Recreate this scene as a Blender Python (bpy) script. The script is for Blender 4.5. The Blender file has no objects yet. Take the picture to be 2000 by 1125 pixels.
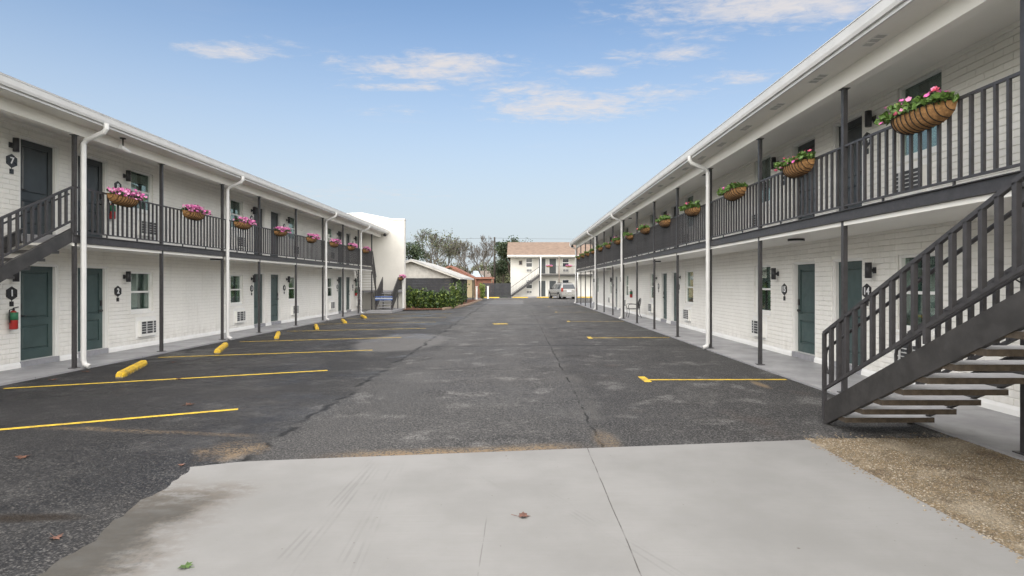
import bpy, math, random
import numpy as np
from mathutils import Vector, Matrix

random.seed(7); RNG = np.random.default_rng(7)
R = math.radians
S = bpy.context.scene
COL = S.collection

# ---------------------------------------------------------------- camera
CZ = 1.80
cam_d = bpy.data.cameras.new('camera'); cam = bpy.data.objects.new('camera', cam_d); COL.objects.link(cam)
cam_d.sensor_width = 36.0; cam_d.lens = 20.0
cam_d.shift_x = -0.0055; cam_d.shift_y = -0.00475
cam_d.clip_start = 0.05; cam_d.clip_end = 3000
cam.location = (0, 0, CZ); cam.rotation_euler = (R(90), 0, 0)
S.camera = cam

# ---------------------------------------------------------------- world, sun, exposure
SUN_EL, SUN_AZ = 40.0, 186.0          # azimuth clockwise from +Y (north)
W = bpy.data.worlds.new('World'); S.world = W; W.use_nodes = True
S.cycles.adaptive_threshold = 0.025; S.cycles.max_bounces = 6; S.cycles.diffuse_bounces = 4; S.cycles.glossy_bounces = 2; S.cycles.transparent_max_bounces = 8; S.cycles.transmission_bounces = 2
W.cycles.sampling_method = 'MANUAL'; W.cycles.sample_map_resolution = 512
wn = W.node_tree; wn.nodes.clear()

class NT:
    """tiny node helper"""
    def __init__(s, nt): s.nt = nt
    def n(s, typ, **kw):
        nd = s.nt.nodes.new(typ)
        for k, v in kw.items(): setattr(nd, k, v)
        return nd
    def put(s, sock, v):
        if isinstance(v, bpy.types.NodeSocket): s.nt.links.new(v, sock)
        elif v is not None:
            if sock.type == 'RGBA' and hasattr(v, '__len__') and len(v) == 3: v = (*v, 1)
            if sock.type == 'RGBA' and not hasattr(v, '__len__'): v = (v, v, v, 1)
            if sock.type == 'VECTOR' and not hasattr(v, '__len__'): v = (v, v, v)
            sock.default_value = v
    def math(s, op, a, b=None, c=None, clamp=False):
        nd = s.n('ShaderNodeMath', operation=op); nd.use_clamp = clamp
        s.put(nd.inputs[0], a)
        if b is not None: s.put(nd.inputs[1], b)
        if c is not None: s.put(nd.inputs[2], c)
        return nd.outputs[0]
    def add(s, a, b): return s.math('ADD', a, b)
    def sub(s, a, b): return s.math('SUBTRACT', a, b)
    def mul(s, a, b): return s.math('MULTIPLY', a, b)
    def mx(s, a, b): return s.math('MAXIMUM', a, b)
    def mn(s, a, b): return s.math('MINIMUM', a, b)
    def absv(s, a): return s.math('ABSOLUTE', a)
    def noise(s, vec, scale, detail=4, rough=0.55, dist=0.0):
        nd = s.n('ShaderNodeTexNoise'); s.put(nd.inputs['Vector'], vec)
        nd.inputs['Scale'].default_value = scale; nd.inputs['Detail'].default_value = detail
        nd.inputs['Roughness'].default_value = rough; nd.inputs['Distortion'].default_value = dist
        return nd.outputs['Fac']
    def voro(s, vec, scale, feature='F1', out='Distance', rnd=1.0):
        nd = s.n('ShaderNodeTexVoronoi', feature=feature); s.put(nd.inputs['Vector'], vec)
        nd.inputs['Scale'].default_value = scale; nd.inputs['Randomness'].default_value = rnd
        return nd.outputs[out]
    def ramp(s, v, a, b, lo=0.0, hi=1.0, smooth=True):
        nd = s.n('ShaderNodeMapRange', interpolation_type='SMOOTHSTEP' if smooth else 'LINEAR')
        s.put(nd.inputs['Value'], v)
        nd.inputs['From Min'].default_value = a; nd.inputs['From Max'].default_value = b
        nd.inputs['To Min'].default_value = lo; nd.inputs['To Max'].default_value = hi
        return nd.outputs[0]
    def mix(s, f, a, b, mode='MIX'):
        nd = s.n('ShaderNodeMix', data_type='RGBA', blend_type=mode)
        s.put(nd.inputs[0], f); s.put(nd.inputs[6], a); s.put(nd.inputs[7], b)
        return nd.outputs[2]
    def mapping(s, vec, loc=(0,0,0), rot=(0,0,0), scale=(1,1,1)):
        nd = s.n('ShaderNodeMapping'); s.put(nd.inputs['Vector'], vec)
        nd.inputs['Location'].default_value = loc; nd.inputs['Rotation'].default_value = rot
        nd.inputs['Scale'].default_value = scale
        return nd.outputs[0]
    def sep(s, vec):
        nd = s.n('ShaderNodeSeparateXYZ'); s.put(nd.inputs[0], vec); return nd.outputs
    def comb(s, x, y, z):
        nd = s.n('ShaderNodeCombineXYZ'); s.put(nd.inputs[0], x); s.put(nd.inputs[1], y); s.put(nd.inputs[2], z)
        return nd.outputs[0]
    def bump(s, h, strength=0.3, dist=0.01, normal=None):
        nd = s.n('ShaderNodeBump'); s.put(nd.inputs['Height'], h)
        nd.inputs['Strength'].default_value = strength; nd.inputs['Distance'].default_value = dist
        if normal is not None: s.put(nd.inputs['Normal'], normal)
        return nd.outputs[0]

w = NT(wn)
sky = w.n('ShaderNodeTexSky', sky_type='NISHITA')
sky.sun_disc = False; sky.sun_elevation = R(SUN_EL); sky.sun_rotation = R(SUN_AZ)
sky.altitude = 0; sky.air_density = 1.0; sky.dust_density = 1.4; sky.ozone_density = 1.0
gen = w.n('ShaderNodeTexCoord').outputs['Generated']
dx, dy, dz = w.sep(gen)
dzc = w.mx(dz, 0.03)
q = w.comb(w.math('DIVIDE', dx, dzc), w.math('DIVIDE', dy, dzc), 0.0)     # a flat cloud layer
qx, qy, _ = w.sep(q)
cov = None
# a scattering of small fair-weather clouds in the layer: (centre x, centre y, radius x, radius y, amount)
CLOUDS = [(-.40,2.66,.40,.20,1.0), (-.62,2.90,.30,.07,.75), (.27,3.22,.48,.30,1.0), (.02,2.95,.30,.22,.62), (.93,2.02,.55,.24,1.0),
          (-1.17,2.44,.26,.11,.85), (.64,2.50,.22,.12,.8), (.77,3.0,.24,.17,.75), (.34,2.69,.13,.11,.85),
          (1.05,2.75,.2,.12,.6), (-1.9,6.3,1.2,.8,.42), (.75,2.25,.3,.1,.5), (-.75,3.3,.22,.1,.5),
          (1.9,-1.2,.7,.4,.9), (-1.6,-2.0,.9,.5,.9), (.3,-2.8,.8,.4,.9), (-2.6,.4,.8,.5,.9), (2.7,1.3,.8,.4,.9),
          (.1,.7,.4,.25,.8), (-.8,-.5,.5,.3,.8), (1.0,.2,.35,.25,.7)]
for cx, cy, rx, ry, am in CLOUDS:
    ex = w.math('DIVIDE', w.sub(qx, cx), rx * 1.5); ey = w.math('DIVIDE', w.sub(qy, cy), ry * 1.5)
    e = w.math('SQRT', w.add(w.mul(ex, ex), w.mul(ey, ey)))
    g = w.ramp(e, 1.25, 0.0, 0.0, am)
    cov = g if cov is None else w.mx(cov, g)
fb = w.noise(w.mapping(q, scale=(1.0, 1.25, 1)), 4.2, 6, 0.62, 0.6)
fine = w.noise(w.mapping(q, scale=(.8, 1.3, 1)), 13, 5, 0.68, 0.5)
dens = w.add(w.mul(cov, 0.62), w.mul(w.sub(w.add(w.mul(fb, .58), w.mul(fine, .42)), 0.5), 1.9))
cl = w.mul(w.ramp(dens, 0.14, 0.80), w.ramp(cov, 0.02, .3))
cl = w.mul(cl, 0.86)
wisp = w.mul(w.ramp(w.noise(w.mapping(q, scale=(.55, 1.5, 1)), 1.3, 5, .66, .8), .55, .85), .09)
cl = w.mx(cl, wisp)
hz = w.ramp(dz, 0.0, 0.50, 0.95, 0.0)
skyc = w.mix(hz, sky.outputs[0], (4.05, 4.0, 4.05))
tint = w.mix(1.0, skyc, (.84, .93, .98), 'MULTIPLY')
cc = w.mix(cl, tint, (4.3, 4.05, 3.95))
bg = w.n('ShaderNodeBackground'); w.put(bg.inputs[0], cc); bg.inputs[1].default_value = 0.060
wo = w.n('ShaderNodeOutputWorld'); wn.links.new(bg.outputs[0], wo.inputs[0])

sl = bpy.data.lights.new('sun', 'SUN'); sl.energy = 3.2; sl.angle = R(152); sl.color = (1.0, 0.92, 0.81)
so = bpy.data.objects.new('sun', sl); COL.objects.link(so)
so.rotation_euler = (R(90 - SUN_EL), 0, R(180 - SUN_AZ) + math.pi * 0)
# aim: light travels from the sun direction to the origin
sd = Vector((math.sin(R(SUN_AZ)) * math.cos(R(SUN_EL)), math.cos(R(SUN_AZ)) * math.cos(R(SUN_EL)), math.sin(R(SUN_EL))))
so.rotation_euler = sd.to_track_quat('Z', 'Y').to_euler()
so.location = sd * 60
VS = S.view_settings
VS.view_transform = 'Standard'; VS.look = 'None'; VS.exposure = 1.66; VS.gamma = 1.0; VS.use_curve_mapping = False

# ---------------------------------------------------------------- helpers
def wloc(o):
    v = Vector((0, 0, 0))
    while o is not None: v += o.location; o = o.parent
    return v

class MB:
    """collects geometry in world coordinates; build() links it as one mesh object"""
    def __init__(s): s.v = []; s.f = []; s.m = []; s.sm = []
    def face(s, pts, mi=0, smooth=False):
        i = len(s.v); s.v.extend([tuple(p) for p in pts]); s.f.append(tuple(range(i, i + len(pts)))); s.m.append(mi); s.sm.append(smooth)
    def box(s, x0, x1, y0, y1, z0, z1, mi=0, topmi=None):
        x0, x1 = min(x0, x1), max(x0, x1); y0, y1 = min(y0, y1), max(y0, y1); z0, z1 = min(z0, z1), max(z0, z1)
        i = len(s.v)
        s.v += [(x0,y0,z0),(x1,y0,z0),(x1,y1,z0),(x0,y1,z0),(x0,y0,z1),(x1,y0,z1),(x1,y1,z1),(x0,y1,z1)]
        for k, f in enumerate([(0,3,2,1),(4,5,6,7),(0,1,5,4),(1,2,6,5),(2,3,7,6),(3,0,4,7)]):
            s.f.append(tuple(i + a for a in f)); s.m.append(topmi if (k == 1 and topmi is not None) else mi); s.sm.append(False)
        return s
    def obox(s, c, ax, ay, az, mi=0):
        """box from centre and three half-axis vectors"""
        c, ax, ay, az = Vector(c), Vector(ax), Vector(ay), Vector(az); i = len(s.v)
        for kz in (-1, 1):
            for kx, ky in ((-1,-1),(1,-1),(1,1),(-1,1)): s.v.append(tuple(c + ax*kx + ay*ky + az*kz))
        for f in [(0,3,2,1),(4,5,6,7),(0,1,5,4),(1,2,6,5),(2,3,7,6),(3,0,4,7)]:
            s.f.append(tuple(i + a for a in f)); s.m.append(mi); s.sm.append(False)
        return s
    def bar(s, p0, p1, wd, ht, mi=0, up=(0,0,1)):
        p0, p1 = Vector(p0), Vector(p1); d = (p1 - p0); L = d.length; d.normalize()
        up = Vector(up); side = d.cross(up)
        if side.length < 1e-4: side = Vector((1, 0, 0))
        side.normalize(); u = side.cross(d)
        return s.obox((p0 + p1) / 2, d * L / 2, side * wd / 2, u * ht / 2, mi)
    def tube(s, pts, r, n=8, mi=0, cap=True, smooth=True):
        pts = [Vector(p) for p in pts]; rr = r if hasattr(r, '__len__') else [r] * len(pts)
        rings = []; prev = None
        for k, p in enumerate(pts):
            d = (pts[min(k+1, len(pts)-1)] - pts[max(k-1, 0)])
            if d.length < 1e-9: d = Vector((0, 0, 1))
            d.normalize()
            a = Vector((0,0,1)).cross(d) if prev is None else prev - d * prev.dot(d)
            if a.length < 1e-4: a = Vector((1,0,0)).cross(d)
            a.normalize(); b = d.cross(a); prev = a
            i = len(s.v)
            for t in range(n):
                an = 2 * math.pi * t / n; s.v.append(tuple(p + (a * math.cos(an) + b * math.sin(an)) * rr[k]))
            rings.append(i)
        for k in range(len(rings) - 1):
            for t in range(n):
                t2 = (t + 1) % n
                s.f.append((rings[k]+t, rings[k]+t2, rings[k+1]+t2, rings[k+1]+t)); s.m.append(mi); s.sm.append(smooth)
        if cap:
            s.f.append(tuple(rings[0]+t for t in reversed(range(n)))); s.m.append(mi); s.sm.append(False)
            s.f.append(tuple(rings[-1]+t for t in range(n))); s.m.append(mi); s.sm.append(False)
        return s
    def prism(s, poly, axis, a0, a1, mi=0):
        """extrude a 2-D polygon; axis 'x' takes (y,z), 'y' takes (x,z), 'z' takes (x,y)"""
        def P(p, a): return {'x': (a, p[0], p[1]), 'y': (p[0], a, p[1]), 'z': (p[0], p[1], a)}[axis]
        i = len(s.v); n = len(poly)
        s.v += [P(p, a0) for p in poly] + [P(p, a1) for p in poly]
        s.f.append(tuple(i + k for k in range(n))); s.f.append(tuple(i + n + k for k in reversed(range(n))))
        s.m += [mi, mi]; s.sm += [False, False]
        for k in range(n):
            k2 = (k + 1) % n; s.f.append((i+k2, i+k, i+n+k, i+n+k2)); s.m.append(mi); s.sm.append(False)
        return s
    def mesh(s, name, mats, off=(0,0,0), fix=True):
        me = bpy.data.meshes.new(name)
        v = np.array(s.v, dtype=float) - np.array(off) if len(s.v) else np.zeros((0, 3))
        me.from_pydata(v.tolist(), [], s.f)
        if not isinstance(mats, (list, tuple)): mats = [mats]
        for m in mats: me.materials.append(m)
        me.polygons.foreach_set('material_index', s.m); me.polygons.foreach_set('use_smooth', s.sm)
        if fix:
            import bmesh
            bm = bmesh.new(); bm.from_mesh(me); bmesh.ops.recalc_face_normals(bm, faces=bm.faces); bm.to_mesh(me); bm.free()
        me.update()
        return me
    def build(s, name, mats, parent=None, fix=True, origin=None):
        off = wloc(parent) if parent is not None else Vector((0, 0, 0))
        if origin is not None: off = Vector(origin)
        me = s.mesh(name, mats, off, fix)
        o = bpy.data.objects.new(name, me); COL.objects.link(o)
        if parent is not None: o.parent = parent
        if origin is not None: o.location = Vector(origin) - (wloc(parent) if parent is not None else Vector((0,0,0)))
        return o

def tag(o, label=None, cat=None, group=None, kind=None):
    if label: o['label'] = label
    if cat: o['category'] = cat
    if group: o['group'] = group
    if kind: o['kind'] = kind
    return o
def empty(name, loc, label=None, cat=None, group=None):
    o = bpy.data.objects.new(name, None); o.empty_display_size = 0.1; COL.objects.link(o); o.location = loc
    return tag(o, label, cat, group)
def link(name, me, parent, loc=(0,0,0), rz=0.0):
    """an object sharing mesh me; loc is local to the parent"""
    o = bpy.data.objects.new(name, me); COL.objects.link(o); o.parent = parent; o.location = loc; o.rotation_euler = (0, 0, rz)
    return o
def copy_tree(o, parent=None):
    c = o.copy(); COL.objects.link(c); c.parent = parent
    for ch in list(o.children): copy_tree(ch, c)
    return c
ORD = ['nearest', 'second nearest', 'third nearest', 'fourth nearest', 'fifth nearest', 'sixth nearest', 'seventh nearest', 'eighth nearest',
       'ninth nearest', 'tenth nearest', 'eleventh nearest', 'twelfth nearest', 'thirteenth nearest', 'fourteenth nearest', 'fifteenth nearest', 'sixteenth nearest']
def gz(x): return 0.005 * (min(max(x, -9.0), 5.5) + 9.0)      # the lot falls gently to the left
def ax(px, Y): return (px - 1011.0) * Y / 1111.0
def az(py, Y): return CZ + (553.0 - py) * Y / 1111.0

# ---------------------------------------------------------------- materials
MATS = {}
def new_mat(name):
    m = bpy.data.materials.new(name); m.use_nodes = True
    nt = m.node_tree; b = nt.nodes['Principled BSDF']; MATS[name] = m
    return m, NT(nt), b
def simple(name, col, rough=0.6, metal=0.0, var=0.12, scale=6.0, bump=0.0, bscale=60.0, bdist=0.004, spec=None):
    m, t, b = new_mat(name)
    tc = t.n('ShaderNodeTexCoord').outputs['Object']
    nz = t.noise(tc, scale, 5)
    c0 = tuple(c * (1 - var) for c in col); c1 = tuple(min(1, c * (1 + var)) for c in col)
    t.put(b.inputs['Base Color'], t.mix(t.ramp(nz, .3, .7), c0, c1))
    b.inputs['Metallic'].default_value = metal
    t.put(b.inputs['Roughness'], t.ramp(t.noise(tc, scale * 3, 3), .3, .7, max(.02, rough - .07), min(1, rough + .07)))
    if spec is not None: b.inputs['Specular IOR Level'].default_value = spec
    if bump: t.put(b.inputs['Normal'], t.bump(t.noise(tc, bscale, 5), bump, bdist))
    return m

# white painted brick: paint with faint grime, drips and roller texture
m, t, b = new_mat('white_brick_paint')
geo = t.n('ShaderNodeNewGeometry').outputs['Position']
px_, py_, pz_ = t.sep(geo)
g1 = t.noise(geo, 1.1, 6); g2 = t.noise(t.mapping(geo, scale=(1, 3.3, .35)), 2.2, 5); g3 = t.noise(geo, 14, 4)
c = t.mix(t.ramp(g1, .3, .75), (.82, .805, .76), (.765, .75, .70))
c = t.mix(t.mul(t.ramp(g2, .52, .8), .35), c, (.62, .60, .55))
c = t.mix(t.mul(t.ramp(g3, .55, .8), .18), c, (.86, .85, .82))
low = t.mul(t.ramp(pz_, .62, .05), t.ramp(t.add(t.mul(t.noise(geo, 5, 5), .5), t.mul(g2, .5)), .36, .62))
c = t.mix(t.mul(low, .42), c, (.45, .42, .37))
c = t.mix(t.mul(t.ramp(t.noise(t.mapping(geo, scale=(1, 2.2, .16)), 3.0, 4), .60, .76), .22), c, (.56, .535, .48))
t.put(b.inputs['Base Color'], c); b.inputs['Roughness'].default_value = .62
t.put(b.inputs['Normal'], t.bump(t.add(t.noise(geo, 70, 4), t.mul(t.noise(geo, 18, 3), .8)), .28, .004))
simple('white_mortar_paint', (.69, .675, .635), .75, var=.1, scale=9, bump=.4, bscale=80)
simple('white_trim', (.78, .775, .75), .45, var=.04, scale=3)
simple('white_gutter', (.60, .60, .59), .38, var=.05, scale=2.5)
m, t, b = new_mat('soffit_white')
geo = t.n('ShaderNodeNewGeometry').outputs['Position']; px_, py_, pz_ = t.sep(geo)
c = t.mix(t.ramp(t.noise(geo, .8, 5), .3, .75), (.84, .825, .78), (.80, .78, .73))
t.put(b.inputs['Base Color'], c); b.inputs['Roughness'].default_value = .6
t.put(b.inputs['Normal'], t.bump(t.noise(t.mapping(geo, scale=(1, .2, 1)), 6, 3), .15, .01))
simple('charcoal_metal', (.044, .042, .044), .46, var=.16, scale=9, bump=.08, bscale=140, bdist=.001)
simple('stringer_steel', (.040, .038, .037), .42, var=.25, scale=5, bump=.18, bscale=45, bdist=.002)
simple('black_metal', (.016, .016, .018), .4, var=.1)
simple('lamp_black', (.028, .028, .032), .42, var=.1)
simple('sign_black', (.018, .018, .020), .33, var=.08)
simple('number_white', (.82, .82, .82), .5, var=.02)
simple('door_green', (.047, .076, .074), .42, var=.10, scale=3, bump=.04, bscale=90, bdist=.001)
simple('door_charcoal', (.044, .052, .056), .42, var=.10, scale=3)
simple('step_gray', (.27, .27, .285), .6, var=.10, scale=7, bump=.15)
simple('ac_white', (.74, .735, .70), .5, var=.04)
simple('ac_grille', (.50, .50, .49), .5, var=.08)
simple('ac_dark', (.045, .047, .05), .7, var=.1)
simple('interior_dark', (.10, .115, .11), .9, var=.2)
simple('curtain_pale', (.70, .76, .73), .9, var=.06, scale=4)
simple('blind_white', (.74, .77, .76), .8, var=.04)
simple('coir', (.37, .20, .080), .95, var=.3, scale=30, bump=.9, bscale=120, bdist=.006)
simple('basket_wire', (.018, .014, .012), .5)
simple('leaf_green', (.095, .175, .034), .55, var=.5, scale=28)
simple('leaf_dark', (.035, .085, .022), .55, var=.4, scale=20)
simple('petal_pink', (.62, .13, .38), .6, var=.25, scale=35)
simple('petal_light', (.72, .30, .50), .6, var=.2, scale=35)
simple('petal_rose', (.62, .12, .19), .6, var=.2, scale=35)
simple('roof_shingle', (.180, .128, .096), .9, var=.16, scale=2.2, bump=.5, bscale=30, bdist=.01)
simple('roof_gray', (.28, .27, .26), .85, var=.1)
simple('stucco_white', (.60, .585, .54), .8, var=.05, scale=1.2, bump=.35, bscale=60, bdist=.004)
simple('shed_dark', (.030, .031, .036), .7, var=.18, scale=3)
simple('shed_white', (.47, .455, .42), .75, var=.12, scale=3)
simple('metal_roof', (.40, .40, .395), .4, metal=.2, var=.12, scale=1.5)
simple('rust_roof', (.20, .085, .055), .7, var=.22, scale=1.5)
simple('beige_wall', (.42, .34, .22), .8, var=.1)
simple('pale_roof', (.45, .52, .56), .45, var=.1)
simple('brown_roof', (.20, .165, .14), .8, var=.15)
simple('wood_pole', (.045, .038, .033), .85, var=.3, scale=6)
simple('timber_edge', (.30, .22, .16), .85, var=.3, scale=9)
simple('mulch', (.12, .050, .026), .95, var=.5, scale=22, bump=1.0, bscale=60, bdist=.02)
simple('bark', (.10, .080, .065), .9, var=.3, scale=6)
simple('bark_pale', (.12, .105, .093), .9, var=.3, scale=5)
simple('tree_leaf', (.052, .070, .032), .7, var=.45, scale=1.2)
simple('tree_leaf_olive', (.105, .110, .058), .7, var=.4, scale=1.0)
simple('tree_leaf_dark', (.028, .050, .022), .7, var=.4, scale=1.2)
simple('hedge_leaf', (.052, .088, .018), .5, var=.45, scale=5)
simple('hedge_leaf_bright', (.15, .205, .036), .5, var=.35, scale=5)
simple('hedge_leaf_dark', (.028, .060, .014), .5, var=.4, scale=5)
simple('fallen_leaf', (.085, .036, .020), .8, var=.4, scale=40)
simple('fallen_leaf_red', (.13, .062, .044), .8, var=.35, scale=40)
simple('fallen_leaf_green', (.055, .10, .022), .7, var=.35, scale=40)
simple('red_paint', (.34, .024, .020), .35, var=.1)
simple('green_tag', (.03, .17, .085), .6, var=.1)
simple('blue_tape', (.06, .12, .33), .5, var=.15, scale=10)
simple('tape_white', (.46, .50, .56), .5, var=.05)
simple('tread_top', (.42, .42, .43), .75, var=.09, scale=8, bump=.25, bscale=90)
simple('tread_edge', (.058, .044, .030), .85, var=.3, scale=12, bump=.5, bscale=40)
simple('van_silver', (.32, .315, .30), .3, metal=.35, var=.03)
simple('van_glass', (.035, .042, .050), .08, var=.1)
simple('van_red', (.30, .03, .02), .25, var=.1)
simple('tyre', (.02, .02, .02), .85, var=.1)
simple('rim', (.42, .42, .43), .35, metal=.6, var=.05)
simple('plate', (.62, .63, .66), .5, var=.05)
simple('camera_white', (.7, .7, .7), .4, var=.04)
simple('lawn', (.05, .085, .025), .95, var=.4, scale=1.2, bump=.8, bscale=30)
simple('ceramic_light', (.75, .75, .73), .5, var=.03)

# window glass: a thin reflecting pane with a green cast
m, t, b = new_mat('window_glass')
nt = m.node_tree; nt.nodes.remove(b)
lw = t.n('ShaderNodeLayerWeight'); lw.inputs[0].default_value = .35
tr = t.n('ShaderNodeBsdfTransparent'); tr.inputs[0].default_value = (.76, .87, .82, 1)
gl = t.n('ShaderNodeBsdfGlossy'); gl.inputs['Roughness'].default_value = .015; gl.inputs['Color'].default_value = (.92, .96, .95, 1)
ms = t.n('ShaderNodeMixShader'); t.put(ms.inputs[0], t.ramp(lw.outputs['Fresnel'], 0, 1, .08, .85, False))
nt.links.new(tr.outputs[0], ms.inputs[1]); nt.links.new(gl.outputs[0], ms.inputs[2])
nt.links.new(ms.outputs[0], nt.nodes['Material Output'].inputs[0])

# asphalt: three strips of different age, aggregate, seams, sand, damp patches
def seam(t, d, n, wd):         # soft line along d = 0, broken up by noise n
    return t.mul(t.ramp(t.absv(d), wd, wd * .25), t.ramp(n, .38, .55))
m, t, b = new_mat('asphalt')
P = t.n('ShaderNodeTexCoord').outputs['Object']
X, Y, Z = t.sep(P)
wob = t.mul(t.sub(t.noise(P, .9, 5), .5), .55); wob2 = t.mul(t.sub(t.noise(P, 4, 4), .5), .22)
Xw = t.add(X, t.add(wob, wob2)); Yw = t.add(Y, t.add(wob, wob2))
soft = t.mul(wob, 2.2)
left = t.add(t.mul(t.ramp(t.add(Xw, soft), -2.1, -3.7), .68), t.mul(t.ramp(Xw, -2.62, -2.82), .32)); right = t.ramp(Xw, .82, 1.0)
old = t.mul(t.sub(1.0, left), t.sub(1.0, right))
big = t.noise(P, .28, 4, .6); mid = t.noise(P, 1.5, 5, .62); fin = t.noise(P, 26, 4, .6); gr = t.noise(P, 120, 3, .7)
stone = t.voro(P, 62, out='Color'); sr = t.sep(stone)[0]
stone_d = t.voro(P, 62)
base = t.mix(left, (.082, .081, .081), (.019, .019, .0215))
base = t.mix(right, base, (.043, .042, .043))
# weathering: pale dusty patches across the old strip
base = t.mix(t.mul(t.ramp(mid, .45, .78), t.add(.30, t.mul(old, .32))), base, (.135, .132, .126))
base = t.mix(t.mul(t.ramp(big, .45, .72), .42), base, (.094, .092, .09))
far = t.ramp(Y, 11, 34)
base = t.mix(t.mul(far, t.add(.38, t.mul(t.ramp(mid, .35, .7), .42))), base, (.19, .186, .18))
blot = t.noise(t.mapping(P, loc=(1, 9, 0), scale=(.7, 1, 1)), .8, 5, .66)
base = t.mix(t.mul(t.ramp(blot, .50, .34), .55), base, (.020, .020, .022))
base = t.mix(t.mul(t.ramp(blot, .54, .72), .45), base, (.17, .167, .162))
# aggregate
agg = t.mul(t.ramp(sr, .55, .98), t.ramp(stone_d, .75, .2))
agk = t.add(t.add(.26, t.mul(t.sub(1.0, left), .45)), t.mul(t.ramp(Y, 7.2, 5.2), .35))
base = t.mix(t.mul(agg, agk), base, (.30, .29, .275))
base = t.mix(t.mul(t.ramp(gr, .50, .30), .5), base, (.014, .014, .015))
base = t.mix(t.mul(t.ramp(fin, .5, .75), .25), base, (.17, .165, .16))
flk = t.noise(t.mapping(P, scale=(.7, 1, 1)), 58, 2, .85)
base = t.mix(t.mul(t.ramp(flk, .53, .66), t.add(.20, t.mul(t.sub(1.0, left), .50))), base, (.33, .325, .315))
base = t.mix(t.mul(t.ramp(flk, .49, .36), .70), base, (.016, .016, .017))
cld = mid
base = t.mix(t.mul(t.mul(t.ramp(cld, .55, .68), t.ramp(flk, .40, .58)), t.add(.08, t.mul(t.sub(1.0, left), .52))), base, (.38, .375, .365))
# concrete-coloured patch on the left seam
pe = t.math('SQRT', t.add(t.math('POWER', t.math('DIVIDE', t.add(Xw, 3.5), 1.45), 2.0), t.math('POWER', t.math('DIVIDE', t.sub(Yw, 17.3), 2.9), 2.0)))
patch = t.ramp(pe, 1.0, .78)
base = t.mix(t.mul(patch, .62), base, (.225, .22, .215))
# far pale rectangle
pf = t.mul(t.mul(t.ramp(Xw, -3.2, -2.9), t.ramp(Xw, .7, .4)), t.mul(t.ramp(Yw, 47, 48), t.ramp(Yw, 59, 58)))
base = t.mix(t.mul(pf, .4), base, (.27, .262, .255))
# seams
sn = t.noise(P, 2.6, 3); sn2 = t.noise(P, 1.1, 2)
wobs = t.mul(t.sub(t.noise(P, 1.6, 3), .5), .16)
s1 = t.mul(seam(t, t.sub(t.add(X, wobs), .90), sn, .024), t.ramp(sn2, .36, .5))
s1w = t.mul(t.ramp(t.absv(t.sub(t.add(X, t.mul(wobs, 2.2)), .98)), .26, .05), t.ramp(sn2, .36, .62))
s2 = seam(t, t.add(t.add(Xw, 2.72), 0.0), sn, .07)
s3 = t.mul(seam(t, t.sub(t.add(Y, wobs), 15.9), t.add(sn, .12), .075), t.ramp(X, -2.6, -2.2))
s4 = t.mul(seam(t, t.sub(t.add(Y, wobs), 24.2), t.add(sn, .12), .10), t.ramp(X, -3.2, -2.8))
s5 = t.mul(seam(t, t.sub(t.add(Y, wobs), 11.6), sn2, .05), t.ramp(X, .9, .6))
base = t.mix(t.mul(s1w, .35), base, (.19, .185, .175))
ss = t.mx(t.mx(s1, s2), t.mx(t.mx(s3, s4), t.mul(s5, .6)))
base = t.mix(t.mul(ss, .9), base, (.010, .010, .010))
# sand and straw washed along the drive's edge and the left seam
tiny = t.noise(P, 34, 4, .7)
ed = t.sub(Y, t.add(5.92, t.mul(X, .113)))        # distance beyond the drive's far edge
sx = t.mul(t.ramp(X, -2.3, -1.3), t.ramp(X, .9, .1))
sand = t.mul(t.mul(t.ramp(t.add(ed, t.mul(wob2, 1.2)), .34, .05), sx), t.ramp(tiny, .40, .53))
e2 = t.math('SQRT', t.add(t.math('POWER', t.math('DIVIDE', t.add(X, 3.05), .42), 2.0), t.math('POWER', t.math('DIVIDE', t.sub(Y, 6.05), .42), 2.0)))
sand2 = t.mul(t.ramp(t.add(e2, t.mul(wob2, 7.0)), 1.05, .35), t.ramp(t.add(t.mul(tiny, .6), t.mul(mid, .4)), .44, .58))
lnd = t.sub(Y, t.add(6.62, t.mul(t.add(X, 3.2), -.16)))
sand3 = t.mul(t.mul(t.ramp(t.absv(t.add(lnd, t.mul(wob, .9))), .14, .0), t.mul(t.ramp(X, -6.4, -5.2), t.ramp(X, -2.9, -3.3))), t.ramp(tiny, .42, .6))
e3 = t.math('SQRT', t.add(t.math('POWER', t.math('DIVIDE', t.sub(X, .98), .20), 2.0), t.math('POWER', t.math('DIVIDE', t.sub(Y, 6.3), .6), 2.0)))
sand4 = t.mul(t.ramp(t.add(e3, t.mul(wob2, 2.5)), 1.0, .3), t.ramp(tiny, .4, .6))
e4 = t.math('SQRT', t.add(t.math('POWER', t.math('DIVIDE', t.sub(X, 4.15), .10), 2.0), t.math('POWER', t.math('DIVIDE', t.sub(Y, 9.75), .42), 2.0)))
sand5 = t.mul(t.ramp(t.add(e4, t.mul(wob2, 3.0)), 1.2, .3), .7)
sall = t.mx(t.mx(t.mx(sand, sand2), t.mx(t.mul(sand3, .6), t.mul(sand4, .6))), sand5)
base = t.mix(t.mul(sall, .85), base, t.mix(gr, (.52, .37, .21), (.26, .19, .12)))
# dark brown stain in the left foreground
e5 = t.math('SQRT', t.add(t.math('POWER', t.math('DIVIDE', t.add(X, 3.72), .52), 2.0), t.math('POWER', t.math('DIVIDE', t.sub(Y, 4.30), .10), 2.0)))
stain = t.mul(t.ramp(t.add(e5, t.mul(wob2, 4.0)), 1.15, .3), .9)
base = t.mix(stain, base, (.030, .020, .011))
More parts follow.
